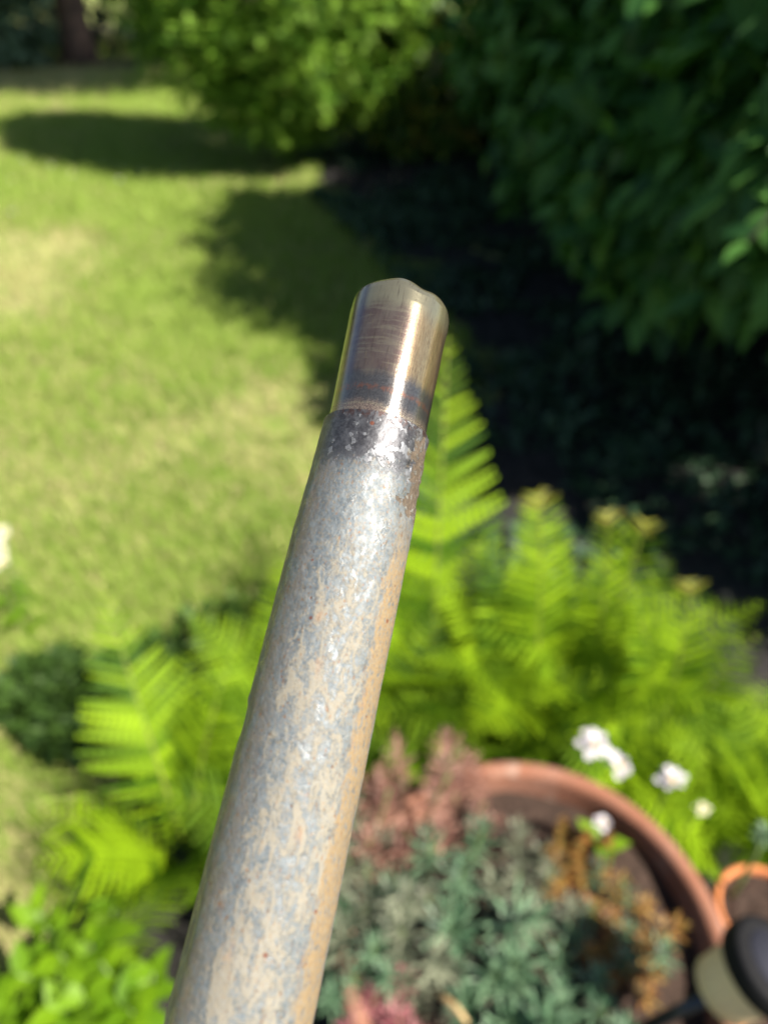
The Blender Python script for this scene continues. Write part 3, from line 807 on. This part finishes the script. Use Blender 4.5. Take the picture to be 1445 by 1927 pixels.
# ------------------------------------------------------------------ white flowers
petal_p = leaf_proto([0.25, 0.7, 1.0, 0.95, 0.45], 0.25, 0.05, 0.55)
petal_me = {c_: make_mesh('petal', petal_p[0], [petal_p[2]], M[c_], True, np.zeros(len(petal_p[0]))) for c_ in ('petal', 'cream')}
def flower(loc, h, r, label, lean=(0, 0), n=8, col='petal', name='flower', group='white flowers by the bowl', rows=2, cat='flower'):
    t = empty(name, (loc[0], loc[1], loc[2]), label, cat, group)
    s = np.linspace(0, 1, 7)[:, None]
    pts = s * np.array([0, 0, h]) + (s ** 2) * np.array([lean[0], lean[1], 0])
    MB().tube(pts, 0.0018, 6).build('stem', M['stalk'], t)
    c_ = pts[-1]
    for row in range(rows):
        for q in range(n):
            a = q * 2 * math.pi / n + row * 0.3 + 0.25 * rng.standard_normal(); el = 0.2 + row * 0.55 + 0.2 * rng.standard_normal()
            d = (math.cos(a) * math.cos(el), math.sin(a) * math.cos(el), math.sin(el))
            put_leaf(petal_me[col], t, c_, d, (-d[0] * 0.4, -d[1] * 0.4, 1), r * (1 - 0.25 * row) * rng.uniform(0.75, 1.15), 'petal')
    a = np.linspace(0, math.pi / 2, 5)
    MB().lathe([(0.25 * r * math.cos(x) + 1e-5, 0.18 * r * math.sin(x) + 0.1 * r) for x in a], 14, centre=c_).build('eye', M['yellow'], t)
    for q in range(3):
        put_leaf(broad_me, t, pts[2] * (0.3 + 0.35 * q), (math.cos(q * 2.3), math.sin(q * 2.3), 0.5), (0, 0, 1), 0.05)
    return t
flower((0.372, 0.715, 0.02), 0.41, 0.031, 'large white flower just behind the bowl rim', (0.0, -0.02))
flower((0.398, 0.70, 0.02), 0.40, 0.026, 'white flower touching the large white one on its right', (0.01, -0.04))
flower((0.505, 0.655, 0.02), 0.40, 0.025, 'white flower standing alone right of the bowl', (-0.015, -0.02))
flower((0.36, 0.55, 0.35), 0.09, 0.014, 'small pinkish white flower inside the bowl', (-0.01, 0.0), 8)
flower((0.55, 0.63, 0.02), 0.37, 0.013, 'small cream bud beside the lone white flower', (-0.01, -0.03), 7, 'cream')
ct = None
for q, (x, y) in enumerate([(-1.02, 1.40), (-1.06, 1.36), (-0.99, 1.33), (-1.05, 1.44), (-1.0, 1.30)]):
    f_ = flower((x, y, 0.0), 0.26 + 0.02 * (q % 3), 0.024, 'cream white blossoms on thin stems at the left frame edge', (0.01 * (q - 2), 0.01), 10, 'cream', group=None, name='cream_flower')
    if ct is None: ct = f_
    else:
        for ch in list(f_.children):
            ml = Matrix.Translation(Vector((x + 1.02, y - 1.40, 0))) @ ch.matrix_basis
            ch.parent = ct; ch.matrix_basis = ml
        bpy.data.objects.remove(f_)
for q, (x, y) in enumerate([(-2.05, 5.95), (-2.45, 4.86), (-1.85, 5.85), (-2.2, 6.1), (-2.6, 6.0), (-2.75, 5.6), (-1.6, 5.9), (-2.35, 5.75), (-2.9, 6.2), (-1.95, 5.6)]):
    flower((x, y, 0.0), 0.055, 0.017, 'tiny white daisy growing in the sunny lawn', (0.0, 0.0), 9, group='daisies in the lawn', rows=1, name='daisy')

# ------------------------------------------------------------------ small pots at the right
def small_pot(loc, r, h, label):
    t = empty('flower_pot', loc, label, 'flower pot', 'small terracotta pots')
    MB().lathe([(0.01, 0.004), (r * 0.62, 0.0), (r * 0.68, 0.004), (r * 0.90, h * 0.80), (r * 0.905, h * 0.802)], 48).build('body', M['terracotta_orange'], t)
    MB().lathe([(r * 0.86, h * 0.76), (r * 0.87, h - 0.006), (r * 0.90, h), (r * 0.985, h), (r, h - 0.005), (r * 0.99, h * 0.805), (r * 0.97, h * 0.80), (r * 0.906, h * 0.801)], 48).build('rim', M['terracotta_orange'], t)
    xs = np.linspace(1e-4, r * 0.868, 10)
    MB().lathe([(x, h * 0.945 + 0.004 * math.sin(x * 190)) for x in xs], 32).build('soil', M['potsoil'], t)
    return t
small_pot((0.625, 0.470, 0.0), 0.078, 0.30, 'small orange terracotta pot behind the garden light')
small_pot((0.585, 0.262, 0.0), 0.085, 0.29, 'small orange terracotta pot below the garden light')
t = empty('seedling', (0.585, 0.50, 0.262), 'thin stalk with a pale green seed head in the small pot', 'plant')
pts = np.array([(0, 0, 0), (0.004, 0.008, 0.07), (0.002, 0.012, 0.15), (-0.004, 0.016, 0.21)])
MB().tube(pts, [0.0045, 0.004, 0.0036, 0.003], 8).build('stem', M['stalk'], t)
hp = leaf_proto([0.2, 0.7, 0.9, 0.4], 0.3, 0.1, 0.3)
hm = make_mesh('seed', hp[0], [hp[2]], M['silver'], True, np.zeros(len(hp[0])))
for q in range(26):
    z = 1 - 2 * (q + 0.5) / 26; a = q * 2.4; s = math.sqrt(1 - z * z)
    put_leaf(hm, t, pts[-1], (math.cos(a) * s, math.sin(a) * s, z + 0.2), (0.1, 0.2, 1.1), 0.020, 'seed')

# ------------------------------------------------------------------ solar garden light
M['black'] = plain('black_plastic', (0.006, 0.006, 0.007), 0.7, scale=200, col2=(0.010, 0.010, 0.011), spec=0.12)
k = NT('solar_panel')
k.set(Base_Color=(0.020, 0.021, 0.030), Roughness=0.75)
k.bsdf.inputs['Specular IOR Level'].default_value = 0.15
M['panel'] = k.m
k = NT('ribbed_glass')
k.set(Base_Color=(0.70, 0.53, 0.31), Roughness=0.3)
k.bsdf.inputs['Transmission Weight'].default_value = 0.12
M['glass'] = k.m
M['stake'] = plain('stake_metal', (0.05, 0.052, 0.058), 0.3, 0.7, scale=90)
top = Vector((0.466, 0.302, 0.60)); foot = Vector((0.345, 0.292, 0.345))
ax = (top - foot).normalized(); ln = (top - foot).length
t = empty('garden_light', tuple(foot), 'black solar garden light with a glass shade leaning over the bowl', 'garden light')
t.rotation_euler = ax.to_track_quat('Z', 'X').to_euler()
MB().tube([(0, 0, -0.10), (0, 0, ln * 0.3), (0, 0, ln - 0.105)], 0.0085, 16).build('stake', M['stake'], t)
MB().lathe([(0.0005, ln - 0.112), (0.018, ln - 0.112), (0.026, ln - 0.108), (0.034, ln - 0.1005), (0.0005, ln - 0.0995)], 32).build('collar', M['black'], t)
mb = MB(); kk = 96; a = np.arange(kk) * 2 * np.pi / kk
prof = [(0.034, ln - 0.100), (0.0385, ln - 0.096), (0.0405, ln - 0.070), (0.0415, ln - 0.040), (0.041, ln - 0.0325)]
V = np.array([[((r_ + (0.0007 if q % 4 < 2 else -0.0007)) * math.cos(a[q]), (r_ + (0.0007 if q % 4 < 2 else -0.0007)) * math.sin(a[q]), z_) for q in range(kk)] for r_, z_ in prof]).reshape(-1, 3)
i, j = np.meshgrid(np.arange(4), np.arange(kk), indexing='ij')
q4 = np.stack([i * kk + j, i * kk + (j + 1) % kk, (i + 1) * kk + (j + 1) % kk, (i + 1) * kk + j], -1).reshape(-1, 4)
mb.add(V, None, q4).build('glass_shade', M['glass'], t)
MB().lathe([(0.0005, ln - 0.032), (0.050, ln - 0.032), (0.054, ln - 0.030), (0.0550, ln - 0.018), (0.055, ln - 0.006), (0.053, ln - 0.0015), (0.040, ln), (0.0385, ln - 0.001), (0.0005, ln - 0.0015)], 64).build('cap', M['black'], t)
MB().lathe([(0.0005, ln + 0.0015), (0.0365, ln + 0.0012), (0.0370, ln - 0.0008)], 64).build('solar_panel', M['panel'], t)

# ------------------------------------------------------------------ the steel pipe
cw = cam.matrix_world.copy()
S0 = cw @ Vector((-0.0013, 0.0261, -0.200))          # where the inner tube leaves the outer one
S1 = cw @ Vector((-0.0326, -0.1153, -0.160))
axz = (S0 - S1).normalized()
view = (cam.location - S0).normalized()
front = (view - axz * view.dot(axz)).normalized()    # side of the pipe that faces the camera
right = axz.cross(front) * -1
right = front.cross(axz) * -1
PM = Matrix((right, -front, axz)).transposed().to_4x4() # local x: right, local -y: front, local z: along the pipe
PM.translation = S0 - axz * 0.0038

def pipe_mesh(name, zs, rf, mat, nu=320, disp=None):
    a = -np.pi + 2 * np.pi * np.arange(nu + 1) / nu
    Z, A = np.meshgrid(zs, a, indexing='ij')
    Rr = rf(Z, A)
    P = np.stack([Rr * np.sin(A), -Rr * np.cos(A), Z], -1).reshape(-1, 3)
    if disp is not None: P = disp(P, A.ravel(), Z.ravel())
    w = nu + 1
    i, j = np.meshgrid(np.arange(len(zs) - 1), np.arange(nu), indexing='ij')
    q = np.stack([i * w + j, i * w + j + 1, (i + 1) * w + j + 1, (i + 1) * w + j], -1).reshape(-1, 4)
    uv = np.stack([A.ravel() * 15.0, Z.ravel() * 1000.0], -1)      # millimetres round and along the pipe
    return make_mesh(name, P, [q], mat, True, uv=uv)

# --- weathered zinc of the shaft
k = NT('weathered_zinc')
uv = k.coord('UV')
sp = k.n.new('ShaderNodeSeparateXYZ'); k.l.new(uv, sp.inputs[0])
u, v = sp.outputs[0], sp.outputs[1]
ang = k.math('DIVIDE', u, 15.0)
P3 = k.scale(k.coord('Object'), 1000, 1000, 1000)     # millimetres
Pl = k.scale(k.coord('Object'), 1000, 1000, 480)      # drawn out along the pipe
nb = k.noise(P3, 0.10, 3); nm = k.noise(P3, 0.46, 6, 0.62, 0.6); nf = k.noise(P3, 1.25, 6, 0.7); nff = k.noise(P3, 3.2, 4, 0.7)
ns = k.noise(k.scale(k.coord('Object'), 1000, 1000, 400), 0.36, 6, 0.62, 0.9)
# zinc: mottled blue grey
zinc = k.mix(k.step(nm, 0.35, 0.65), (0.098, 0.120, 0.138), (0.170, 0.195, 0.212))
zinc = k.mix(k.math('MULTIPLY', k.step(nf, 0.42, 0.70), 0.65), zinc, (0.235, 0.240, 0.230))
zinc = k.mix(k.math('MULTIPLY', k.step(nff, 0.50, 0.70), 0.45), zinc, (0.075, 0.073, 0.068))
zinc = k.mix(k.math('MULTIPLY', k.step(k.noise(P3, 1.1, 6, 0.7), 0.50, 0.62), 0.65), zinc, (0.215, 0.180, 0.130))
zinc = k.mix(k.math('MULTIPLY', k.step(k.noise(Pl, 0.75, 6, 0.7), 0.55, 0.66), 0.6), zinc, (0.10, 0.088, 0.075))
# chalky beige film: blotches down the middle and a solid strip along the right
low = k.step(v, -12.0, -62.0)
mid = k.band(ang, -1.15, -0.15, 0.62, 0.85)
thr = k.math('SUBTRACT', 0.632, k.math('MULTIPLY', k.math('ADD', k.math('MULTIPLY', mid, 0.75), 0.25), k.math('MULTIPLY', low, 0.16)))
fil = k.math('ADD', k.math('MULTIPLY', ns, 0.58), k.math('ADD', k.math('MULTIPLY', nf, 0.28), k.math('MULTIPLY', nff, 0.14)))
thr = k.math('ADD', thr, k.math('MULTIPLY', k.math('SUBTRACT', k.noise(k.scale(k.coord('Object'), 1000, 1000, 500), 0.11, 3), 0.5), 0.22))
film = k.step(fil, thr, k.math('ADD', thr, 0.07))
jag = k.math('ADD', ang, k.math('MULTIPLY', k.math('SUBTRACT', k.noise(Pl, 0.5, 5, 0.65), 0.5), 0.55))
strip = k.math('MULTIPLY', k.band(jag, 0.66, 0.80, 1.30, 1.42), k.step(v, -20.0, -42.0))
strip = k.math('MULTIPLY', strip, k.math('MULTIPLY', k.step(nff, 0.25, 0.48), k.step(k.noise(Pl, 1.2, 4, 0.65), 0.34, 0.50)))
film_c = k.mix(k.step(nf, 0.38, 0.66), (0.262, 0.224, 0.162), (0.235, 0.220, 0.182))
strip_c = k.mix(k.step(nf, 0.40, 0.66), (0.250, 0.170, 0.085), (0.265, 0.205, 0.125))
col = k.mix(k.math('MULTIPLY', film, k.math('MULTIPLY', 0.88, k.step(nff, 0.30, 0.52))), zinc, film_c)
col = k.mix(k.math('MULTIPLY', strip, 0.92), col, strip_c)
# patchy brown tone, stronger towards the left edge
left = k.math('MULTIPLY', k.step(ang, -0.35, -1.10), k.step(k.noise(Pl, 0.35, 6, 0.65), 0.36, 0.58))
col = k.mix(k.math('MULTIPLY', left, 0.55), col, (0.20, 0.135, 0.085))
# rust blush patches and pin-point rust
blush = k.math('MULTIPLY', k.step(k.noise(Pl, 0.14, 5, 0.65), 0.60, 0.74), k.step(v, -25.0, -60.0))
col = k.mix(k.math('MULTIPLY', blush, 0.55), col, (0.30, 0.145, 0.065))
pits = k.math('MULTIPLY', k.math('SUBTRACT', 1.0, k.step(k.vor(k.scale(k.coord('Object'), 1000, 1000, 600), 0.30), 0.04, 0.10)), k.step(k.noise(P3, 0.17, 2), 0.44, 0.52))
col = k.mix(k.math('MULTIPLY', pits, 0.9), col, (0.14, 0.052, 0.020))
speck = k.math('MULTIPLY', k.step(k.noise(Pl, 1.5, 3, 0.6), 0.64, 0.68), 0.85)
col = k.mix(speck, col, (0.20, 0.10, 0.045))
# bare bright metal below the rim, and a flaked brown area at its right
warp = k.math('ADD', v, k.math('ADD', k.math('MULTIPLY', k.math('SUBTRACT', nm, 0.5), 20.0), k.math('MULTIPLY', k.math('SUBTRACT', nf, 0.5), 9.0)))
bare = k.math('MULTIPLY', k.step(warp, -18.0, -11.5), k.step(ang, -1.45, -0.9))
nbf = k.math('MULTIPLY', k.step(fil, 0.50, 0.56), bare)
bare_c = k.mix(k.math('ADD', k.math('MULTIPLY', k.step(nm, 0.40, 0.66), 0.65), k.math('MULTIPLY', k.step(nf, 0.45, 0.65), 0.35)), (0.045, 0.044, 0.050), (0.130, 0.132, 0.142))
col = k.mix(bare, col, bare_c)
oldz = k.math('MULTIPLY', k.step(k.math('ADD', k.noise(P3, 0.30, 5, 0.65), k.math('MULTIPLY', k.math('SUBTRACT', ang, 0.0), 0.06)), 0.555, 0.575), bare)
col = k.mix(k.math('MULTIPLY', oldz, 0.85), col, (0.24, 0.245, 0.26))
rimd = k.math('MULTIPLY', k.step(v, -3.8, -0.8), k.step(k.noise(P3, 0.9, 5, 0.7), 0.46, 0.58))
col = k.mix(k.math('MULTIPLY', rimd, 0.9), col, (0.065, 0.035, 0.03))
jag2 = k.math('ADD', ang, k.math('MULTIPLY', k.math('SUBTRACT', k.noise(P3, 0.35, 4, 0.6), 0.5), 1.5))
vj = k.math('ADD', v, k.math('MULTIPLY', k.math('SUBTRACT', k.noise(P3, 0.3, 4), 0.5), 14.0))
flake = k.math('MULTIPLY', k.step(jag2, 0.78, 0.86), k.math('MULTIPLY', k.step(vj, -25.0, -23.5), k.math('SUBTRACT', 1.0, k.step(vj, -3.0, -1.5))))
fn = k.noise(P3, 0.55, 4, 0.6)
area = flake
flake = k.math('MULTIPLY', area, k.step(fn, 0.40, 0.44))
col = k.mix(k.math('MULTIPLY', k.math('MULTIPLY', area, k.band(fn, 0.34, 0.37, 0.40, 0.43)), 0.8), col, (0.30, 0.28, 0.24))
col = k.mix(flake, col, k.mix(k.step(nf, 0.4, 0.65), (0.075, 0.055, 0.040), (0.13, 0.10, 0.072)))
# round rust spot under the rim, red spot on the right
def spot(cu, cv, r):
    du = k.math('SUBTRACT', u, cu); dv = k.math('SUBTRACT', v, cv)
    return k.math('SUBTRACT', 1.0, k.step(k.math('ADD', k.math('SQRT', k.math('ADD', k.math('MULTIPLY', du, du), k.math('MULTIPLY', dv, dv))), k.math('MULTIPLY', nff, r * 0.5)), r * 1.0, r * 1.35))
for cu, cv, r in ((-1.6, -3.9, 0.62), (15.0, -52.0, 0.60), (-8.2, -42.0, 0.35), (-5.0, -56.0, 0.45), (2.0, -127.0, 0.6), (11.0, -118.0, 0.5)):
    col = k.mix(k.math('MULTIPLY', spot(cu, cv, r), 0.85), col, (0.13, 0.040, 0.020))
cover = k.math('MAXIMUM', k.math('MAXIMUM', film, strip), k.math('MAXIMUM', flake, pits))
k.bsdf.inputs['Specular IOR Level'].default_value = 0.5
metal = k.mixf(bare, k.math('MULTIPLY', k.math('SUBTRACT', 1.0, cover), 0.22), k.math('SUBTRACT', 0.60, k.math('MULTIPLY', flake, 0.60)))
rough = k.mixf(bare, k.mixf(cover, k.mixf(k.step(k.noise(Pl, 0.45, 4, 0.6), 0.48, 0.64), 0.56, 0.26), 0.72), k.mixf(flake, k.math('ADD', 0.28, k.math('MULTIPLY', nf, 0.34)), 0.65))
h = k.math('ADD', k.math('MULTIPLY', nm, 0.55), k.math('MULTIPLY', nf, 0.34))
h = k.math('ADD', h, k.math('MULTIPLY', nff, 0.10))
h = k.math('MULTIPLY', h, k.math('SUBTRACT', 1.0, k.math('MULTIPLY', bare, 0.62)))
h = k.math('ADD', h, k.math('MULTIPLY', k.math('MAXIMUM', film, strip), 0.10))
h = k.math('SUBTRACT', h, k.math('MULTIPLY', flake, 0.45))
h = k.math('SUBTRACT', h, k.math('MULTIPLY', pits, 0.35))
h = k.math('ADD', h, k.math('MULTIPLY', oldz, 0.30))
hs = k.n.new('ShaderNodeHueSaturation'); hs.inputs['Value'].default_value = 0.73; hs.inputs['Saturation'].default_value = 1.08
k.l.new(col, hs.inputs['Color']); col = hs.outputs[0]
k.set(Base_Color=col, Metallic=metal, Roughness=rough, Normal=k.bump(h, 0.85, 0.00050))
M['zinc'] = k.m

# --- polished, heat-tinted steel of the narrow end
k = NT('heat_tinted_steel')
uv = k.coord('UV')
sp = k.n.new('ShaderNodeSeparateXYZ'); k.l.new(uv, sp.inputs[0])
u, v = sp.outputs[0], sp.outputs[1]
ang = k.math('DIVIDE', u, 15.0)
P3 = k.scale(k.coord('Object'), 1000, 1000, 1000)
Pv = k.scale(k.coord('Object'), 1000, 1000, 110)     # fine streaks along the tube
st = k.noise(Pv, 3.2, 5, 0.7); st2 = k.noise(Pv, 1.0, 4, 0.6); nf = k.noise(P3, 3.0, 5, 0.7); nb = k.noise(P3, 0.22, 4)
ring = k.noise(k.scale(k.coord('Object'), 90, 90, 900), 1.0, 4, 0.6)
vw = k.math('ADD', v, k.math('ADD', k.math('MULTIPLY', k.math('SUBTRACT', st2, 0.5), 3.5), k.math('MULTIPLY', k.math('SUBTRACT', nb, 0.5), 4.0)))
brown = k.mix(k.step(nb, 0.35, 0.65), (0.24, 0.160, 0.135), (0.31, 0.235, 0.180))
brown = k.mix(k.math('MULTIPLY', k.step(ring, 0.50, 0.62), 0.75), brown, (0.38, 0.31, 0.21))
gold = k.mix(k.step(st, 0.40, 0.62), (0.42, 0.27, 0.10), (0.62, 0.45, 0.19))
gm = k.math('MULTIPLY', k.step(k.math('ADD', ang, k.math('MULTIPLY', k.math('SUBTRACT', st2, 0.5), 0.5)), 0.22, 0.45), k.step(vw, 8.5, 11.5))
col = k.mix(k.math('MULTIPLY', gm, 0.8), brown, gold)
sg = k.math('MULTIPLY', k.step(st, 0.55, 0.68), k.step(vw, 6.0, 13.0))
col = k.mix(k.math('MULTIPLY', sg, 0.6), col, (0.46, 0.33, 0.16))
grey = k.mix(k.step(nf, 0.40, 0.66), (0.13, 0.125, 0.125), (0.24, 0.23, 0.22))
gb = k.band(vw, 1.5, 4.0, 9.5, 13.5)
col = k.mix(gb, col, grey)
rl = k.band(k.math('ADD', v, k.math('ADD', k.math('MULTIPLY', k.math('SUBTRACT', nf, 0.5), 3.5), k.math('MULTIPLY', k.math('SUBTRACT', st2, 0.5), 2.0))), 6.0, 6.8, 7.0, 8.2)
col = k.mix(k.math('MULTIPLY', rl, k.math('MULTIPLY', 0.95, k.step(k.noise(P3, 0.7, 4, 0.7), 0.42, 0.56))), col, (0.34, 0.140, 0.085))
bs = k.math('MULTIPLY', k.math('SUBTRACT', 1.0, k.step(vw, 0.0, 4.5)), k.step(nf, 0.40, 0.60))
col = k.mix(k.math('MULTIPLY', bs, 0.5), col, (0.24, 0.20, 0.145))
straw = k.step(k.math('ADD', v, k.math('MULTIPLY', k.math('SUBTRACT', nb, 0.5), 5.0)), 29.0, 34.5)
col = k.mix(k.math('MULTIPLY', straw, 0.85), col, (0.46, 0.42, 0.25))
violet = k.math('MULTIPLY', k.band(ang, -1.10, -0.95, -0.85, -0.70), k.step(v, 8.0, 14.0))
col = k.mix(k.math('MULTIPLY', violet, 0.7), col, (0.13, 0.115, 0.16))
dk = k.math('MULTIPLY', k.step(ang, -0.95, -1.20), k.step(nb, 0.30, 0.55))  # dark reflection along the left edge, put into the colour
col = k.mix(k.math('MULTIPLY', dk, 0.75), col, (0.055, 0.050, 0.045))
edge = k.math('MULTIPLY', k.step(ang, 0.85, 1.25), k.step(k.noise(Pv, 0.6, 4), 0.40, 0.60))
col = k.mix(k.math('MULTIPLY', edge, 0.6), col, (0.20, 0.165, 0.12))
rough = k.math('ADD', 0.10, k.math('ADD', k.math('MULTIPLY', nf, 0.12), k.math('MULTIPLY', bs, 0.2)))
scr = k.noise(k.scale(k.coord('Object'), 260, 260, 2600), 1.0, 3, 0.7)
col_s = k.math('MULTIPLY', k.step(k.noise(k.scale(k.coord('Object'), 2600, 2600, 130), 1.0, 3, 0.6), 0.56, 0.66), 0.45)
col = k.mix(col_s, col, (0.10, 0.075, 0.06))
h = k.math('ADD', k.math('ADD', k.math('MULTIPLY', st, 0.55), k.math('MULTIPLY', nf, 0.25)), k.math('MULTIPLY', scr, 0.35))
hs = k.n.new('ShaderNodeHueSaturation'); hs.inputs['Value'].default_value = 0.60; hs.inputs['Saturation'].default_value = 0.85
k.l.new(col, hs.inputs['Color']); col = hs.outputs[0]
k.set(Base_Color=col, Metallic=k.math('SUBTRACT', 0.80, k.math('MULTIPLY', bs, 0.4)), Roughness=rough, Normal=k.bump(h, 0.35, 0.00010))
M['steel'] = k.m

pipe = empty('steel_pipe', tuple(S0), 'weathered galvanised steel pipe with a narrow polished end slanting up the middle', 'pipe')
pipe.matrix_world = PM

def shaft_r(Z, A):
    z = -Z * 1000
    r = np.interp(z, [-1, 0, 0.25, 3, 14, 28, 50, 80, 152, 800], [14.75, 14.95, 15.0, 14.95, 15.15, 15.6, 15.85, 16.0, 16.35, 16.7]) / 1000
    P = np.stack([np.sin(A).ravel() * 0.015, -np.cos(A).ravel() * 0.015, Z.ravel()], -1)
    n = (fbm(P, 90, 2, 3) - 0.5) * 0.00028 + (fbm(P, 420, 6, 3) - 0.5) * 0.00014 + (fbm(P, 1500, 8, 2) - 0.5) * 0.00006
    r = r + n.reshape(Z.shape)
    for (z0, a0, sz, sa, dep) in ((0.0815, -1.30, 0.0030, 0.16, 0.00055), (0.0850, -1.45, 0.0045, 0.22, 0.00050), (0.127, -1.25, 0.008, 0.14, 0.0007), (0.0445, -0.62, 0.0012, 0.06, 0.00022)):
        r = r - dep * np.exp(-((-Z - z0 - 0.012 * (A - a0)) / sz) ** 2 - ((A - a0) / sa) ** 2)
    r = r + 0.0004 * np.exp(-((-Z - 0.0775) / 0.0016) ** 2 - ((A + 1.35) / 0.12) ** 2)
    # flaked area sits a little lower, with a torn lip
    fl = np.clip((fbm(P, 330, 15, 3).reshape(Z.shape) - 0.44) * 12, 0, 1) * np.clip((A - 0.62) * 6, 0, 1) * np.clip((0.026 + Z) * 300, 0, 1) * np.clip((-Z - 0.0012) * 700, 0, 1) * (A < 1.9)
    r = r - 0.00028 * fl
    return r
zs = np.concatenate([np.linspace(-0.80, -0.17, 40), np.linspace(-0.1685, -0.0004, 440)])
def shaft_disp(P, A, Z):
    e = np.clip((Z + 0.004) / 0.004, 0, 1)                # rim is a little uneven
    P[:, 2] += e * (0.00035 * np.sin(A * 1.5 + 0.7) + 0.0003 * (fbm(np.stack([np.sin(A), np.cos(A), A * 0], -1), 3.5, 4, 3) - 0.5))
    return P
shaft = link('shaft', pipe_mesh('shaft', zs, shaft_r, M['zinc'], 300, shaft_disp), pipe)
# cut edge of the outer tube
def rim_r(Z, A):
    f = (Z - Z.min()) / (Z.max() - Z.min())
    return 0.01498 - 0.0013 * f
M['rim_edge'] = plain('rim_edge_zinc', (0.20, 0.20, 0.215), 0.4, 0.8, scale=900, col2=(0.06, 0.04, 0.04))
def rim_disp(P, A, Z):
    P[:, 2] = -0.0004 + 0.00022 * np.sin((Z - Z.min()) / (Z.max() - Z.min()) * math.pi)
    P[:, 2] += 0.00035 * np.sin(A * 1.5 + 0.7) + 0.0003 * (fbm(np.stack([np.sin(A), np.cos(A), A * 0], -1), 3.5, 4, 3) - 0.5)
    return P
link('rim', pipe_mesh('rim', np.linspace(0, 0.001, 8), rim_r, M['rim_edge'], 300, rim_disp), pipe)

TL = 0.0395
def tip_r(Z, A):
    z = Z * 1000
    r = np.interp(z, [-10, 0, 3, 8, 20, 28, 31, 34, 37.4, 38.8, 39.8, 40.6, 41.2, 41.4], [13.72, 13.74, 13.74, 13.8, 14.1, 14.3, 14.38, 14.48, 14.40, 14.1, 13.4, 11.8, 9.4, 6.6]) / 1000
    P = np.stack([np.sin(A).ravel() * 0.0135, -np.cos(A).ravel() * 0.0135, Z.ravel()], -1)
    r = r + ((fbm(P, 110, 12, 3) - 0.5) * 0.00012).reshape(Z.shape)
    r = r + 0.00012 * np.exp(-((A - 1.45) / 0.35) ** 2) * np.exp(-((Z - 0.0355) / 0.0022) ** 2)
    r = r - 0.00008 * np.exp(-((A - 1.5) / 0.5) ** 2) * np.exp(-((Z - 0.029) / 0.0025) ** 2)
    r = r - 0.0004 * np.exp(-((A + 1.5) / 0.4) ** 2) * 0.3 * np.clip((Z - 0.034) / 0.003, 0, 1)
    return r
def tip_disp(P, A, Z):
    e = np.clip((Z - 0.032) / 0.008, 0, 1) ** 1.5
    x = P[:, 0] * 1000
    b = 0.95 * np.exp(-((x + 1.6) / 4.2) ** 2) - 0.50 * np.exp(-((x - 4.6) / 2.3) ** 2) + 0.25 * np.exp(-((x - 9.5) / 3.0) ** 2)
    P[:, 2] += e * b / 1000
    P[:, 0] -= 0.0010 * np.clip(Z / 0.04, 0, 1.1)
    return P
zt = np.concatenate([np.linspace(-0.010, 0.031, 90), np.linspace(0.0314, 0.0414, 60)])
link('narrow_end', pipe_mesh('narrow_end', zt, tip_r, M['steel'], 256, tip_disp), pipe)
# hollow end face inside the rolled lip
def core_r(Z, A):
    f = (Z - Z.min()) / (Z.max() - Z.min())
    return 0.0067 * (1 - f) + 0.0003 * f
def core_disp(P, A, Z):
    f = (Z - Z.min()) / (Z.max() - Z.min()); x = P[:, 0] * 1000
    b = 0.95 * np.exp(-((x + 1.6) / 4.2) ** 2) - 0.50 * np.exp(-((x - 4.6) / 2.3) ** 2) + 0.25 * np.exp(-((x - 9.5) / 3.0) ** 2)
    P[:, 0] -= 0.00104
    P[:, 2] = 0.0414 + b / 1000 * (1 - f * 0.6) - 0.004 * np.sin(f * math.pi / 2)
    return P
link('end_face', pipe_mesh('end_face', np.linspace(0, 0.001, 10), core_r, M['steel'], 160, core_disp), pipe)
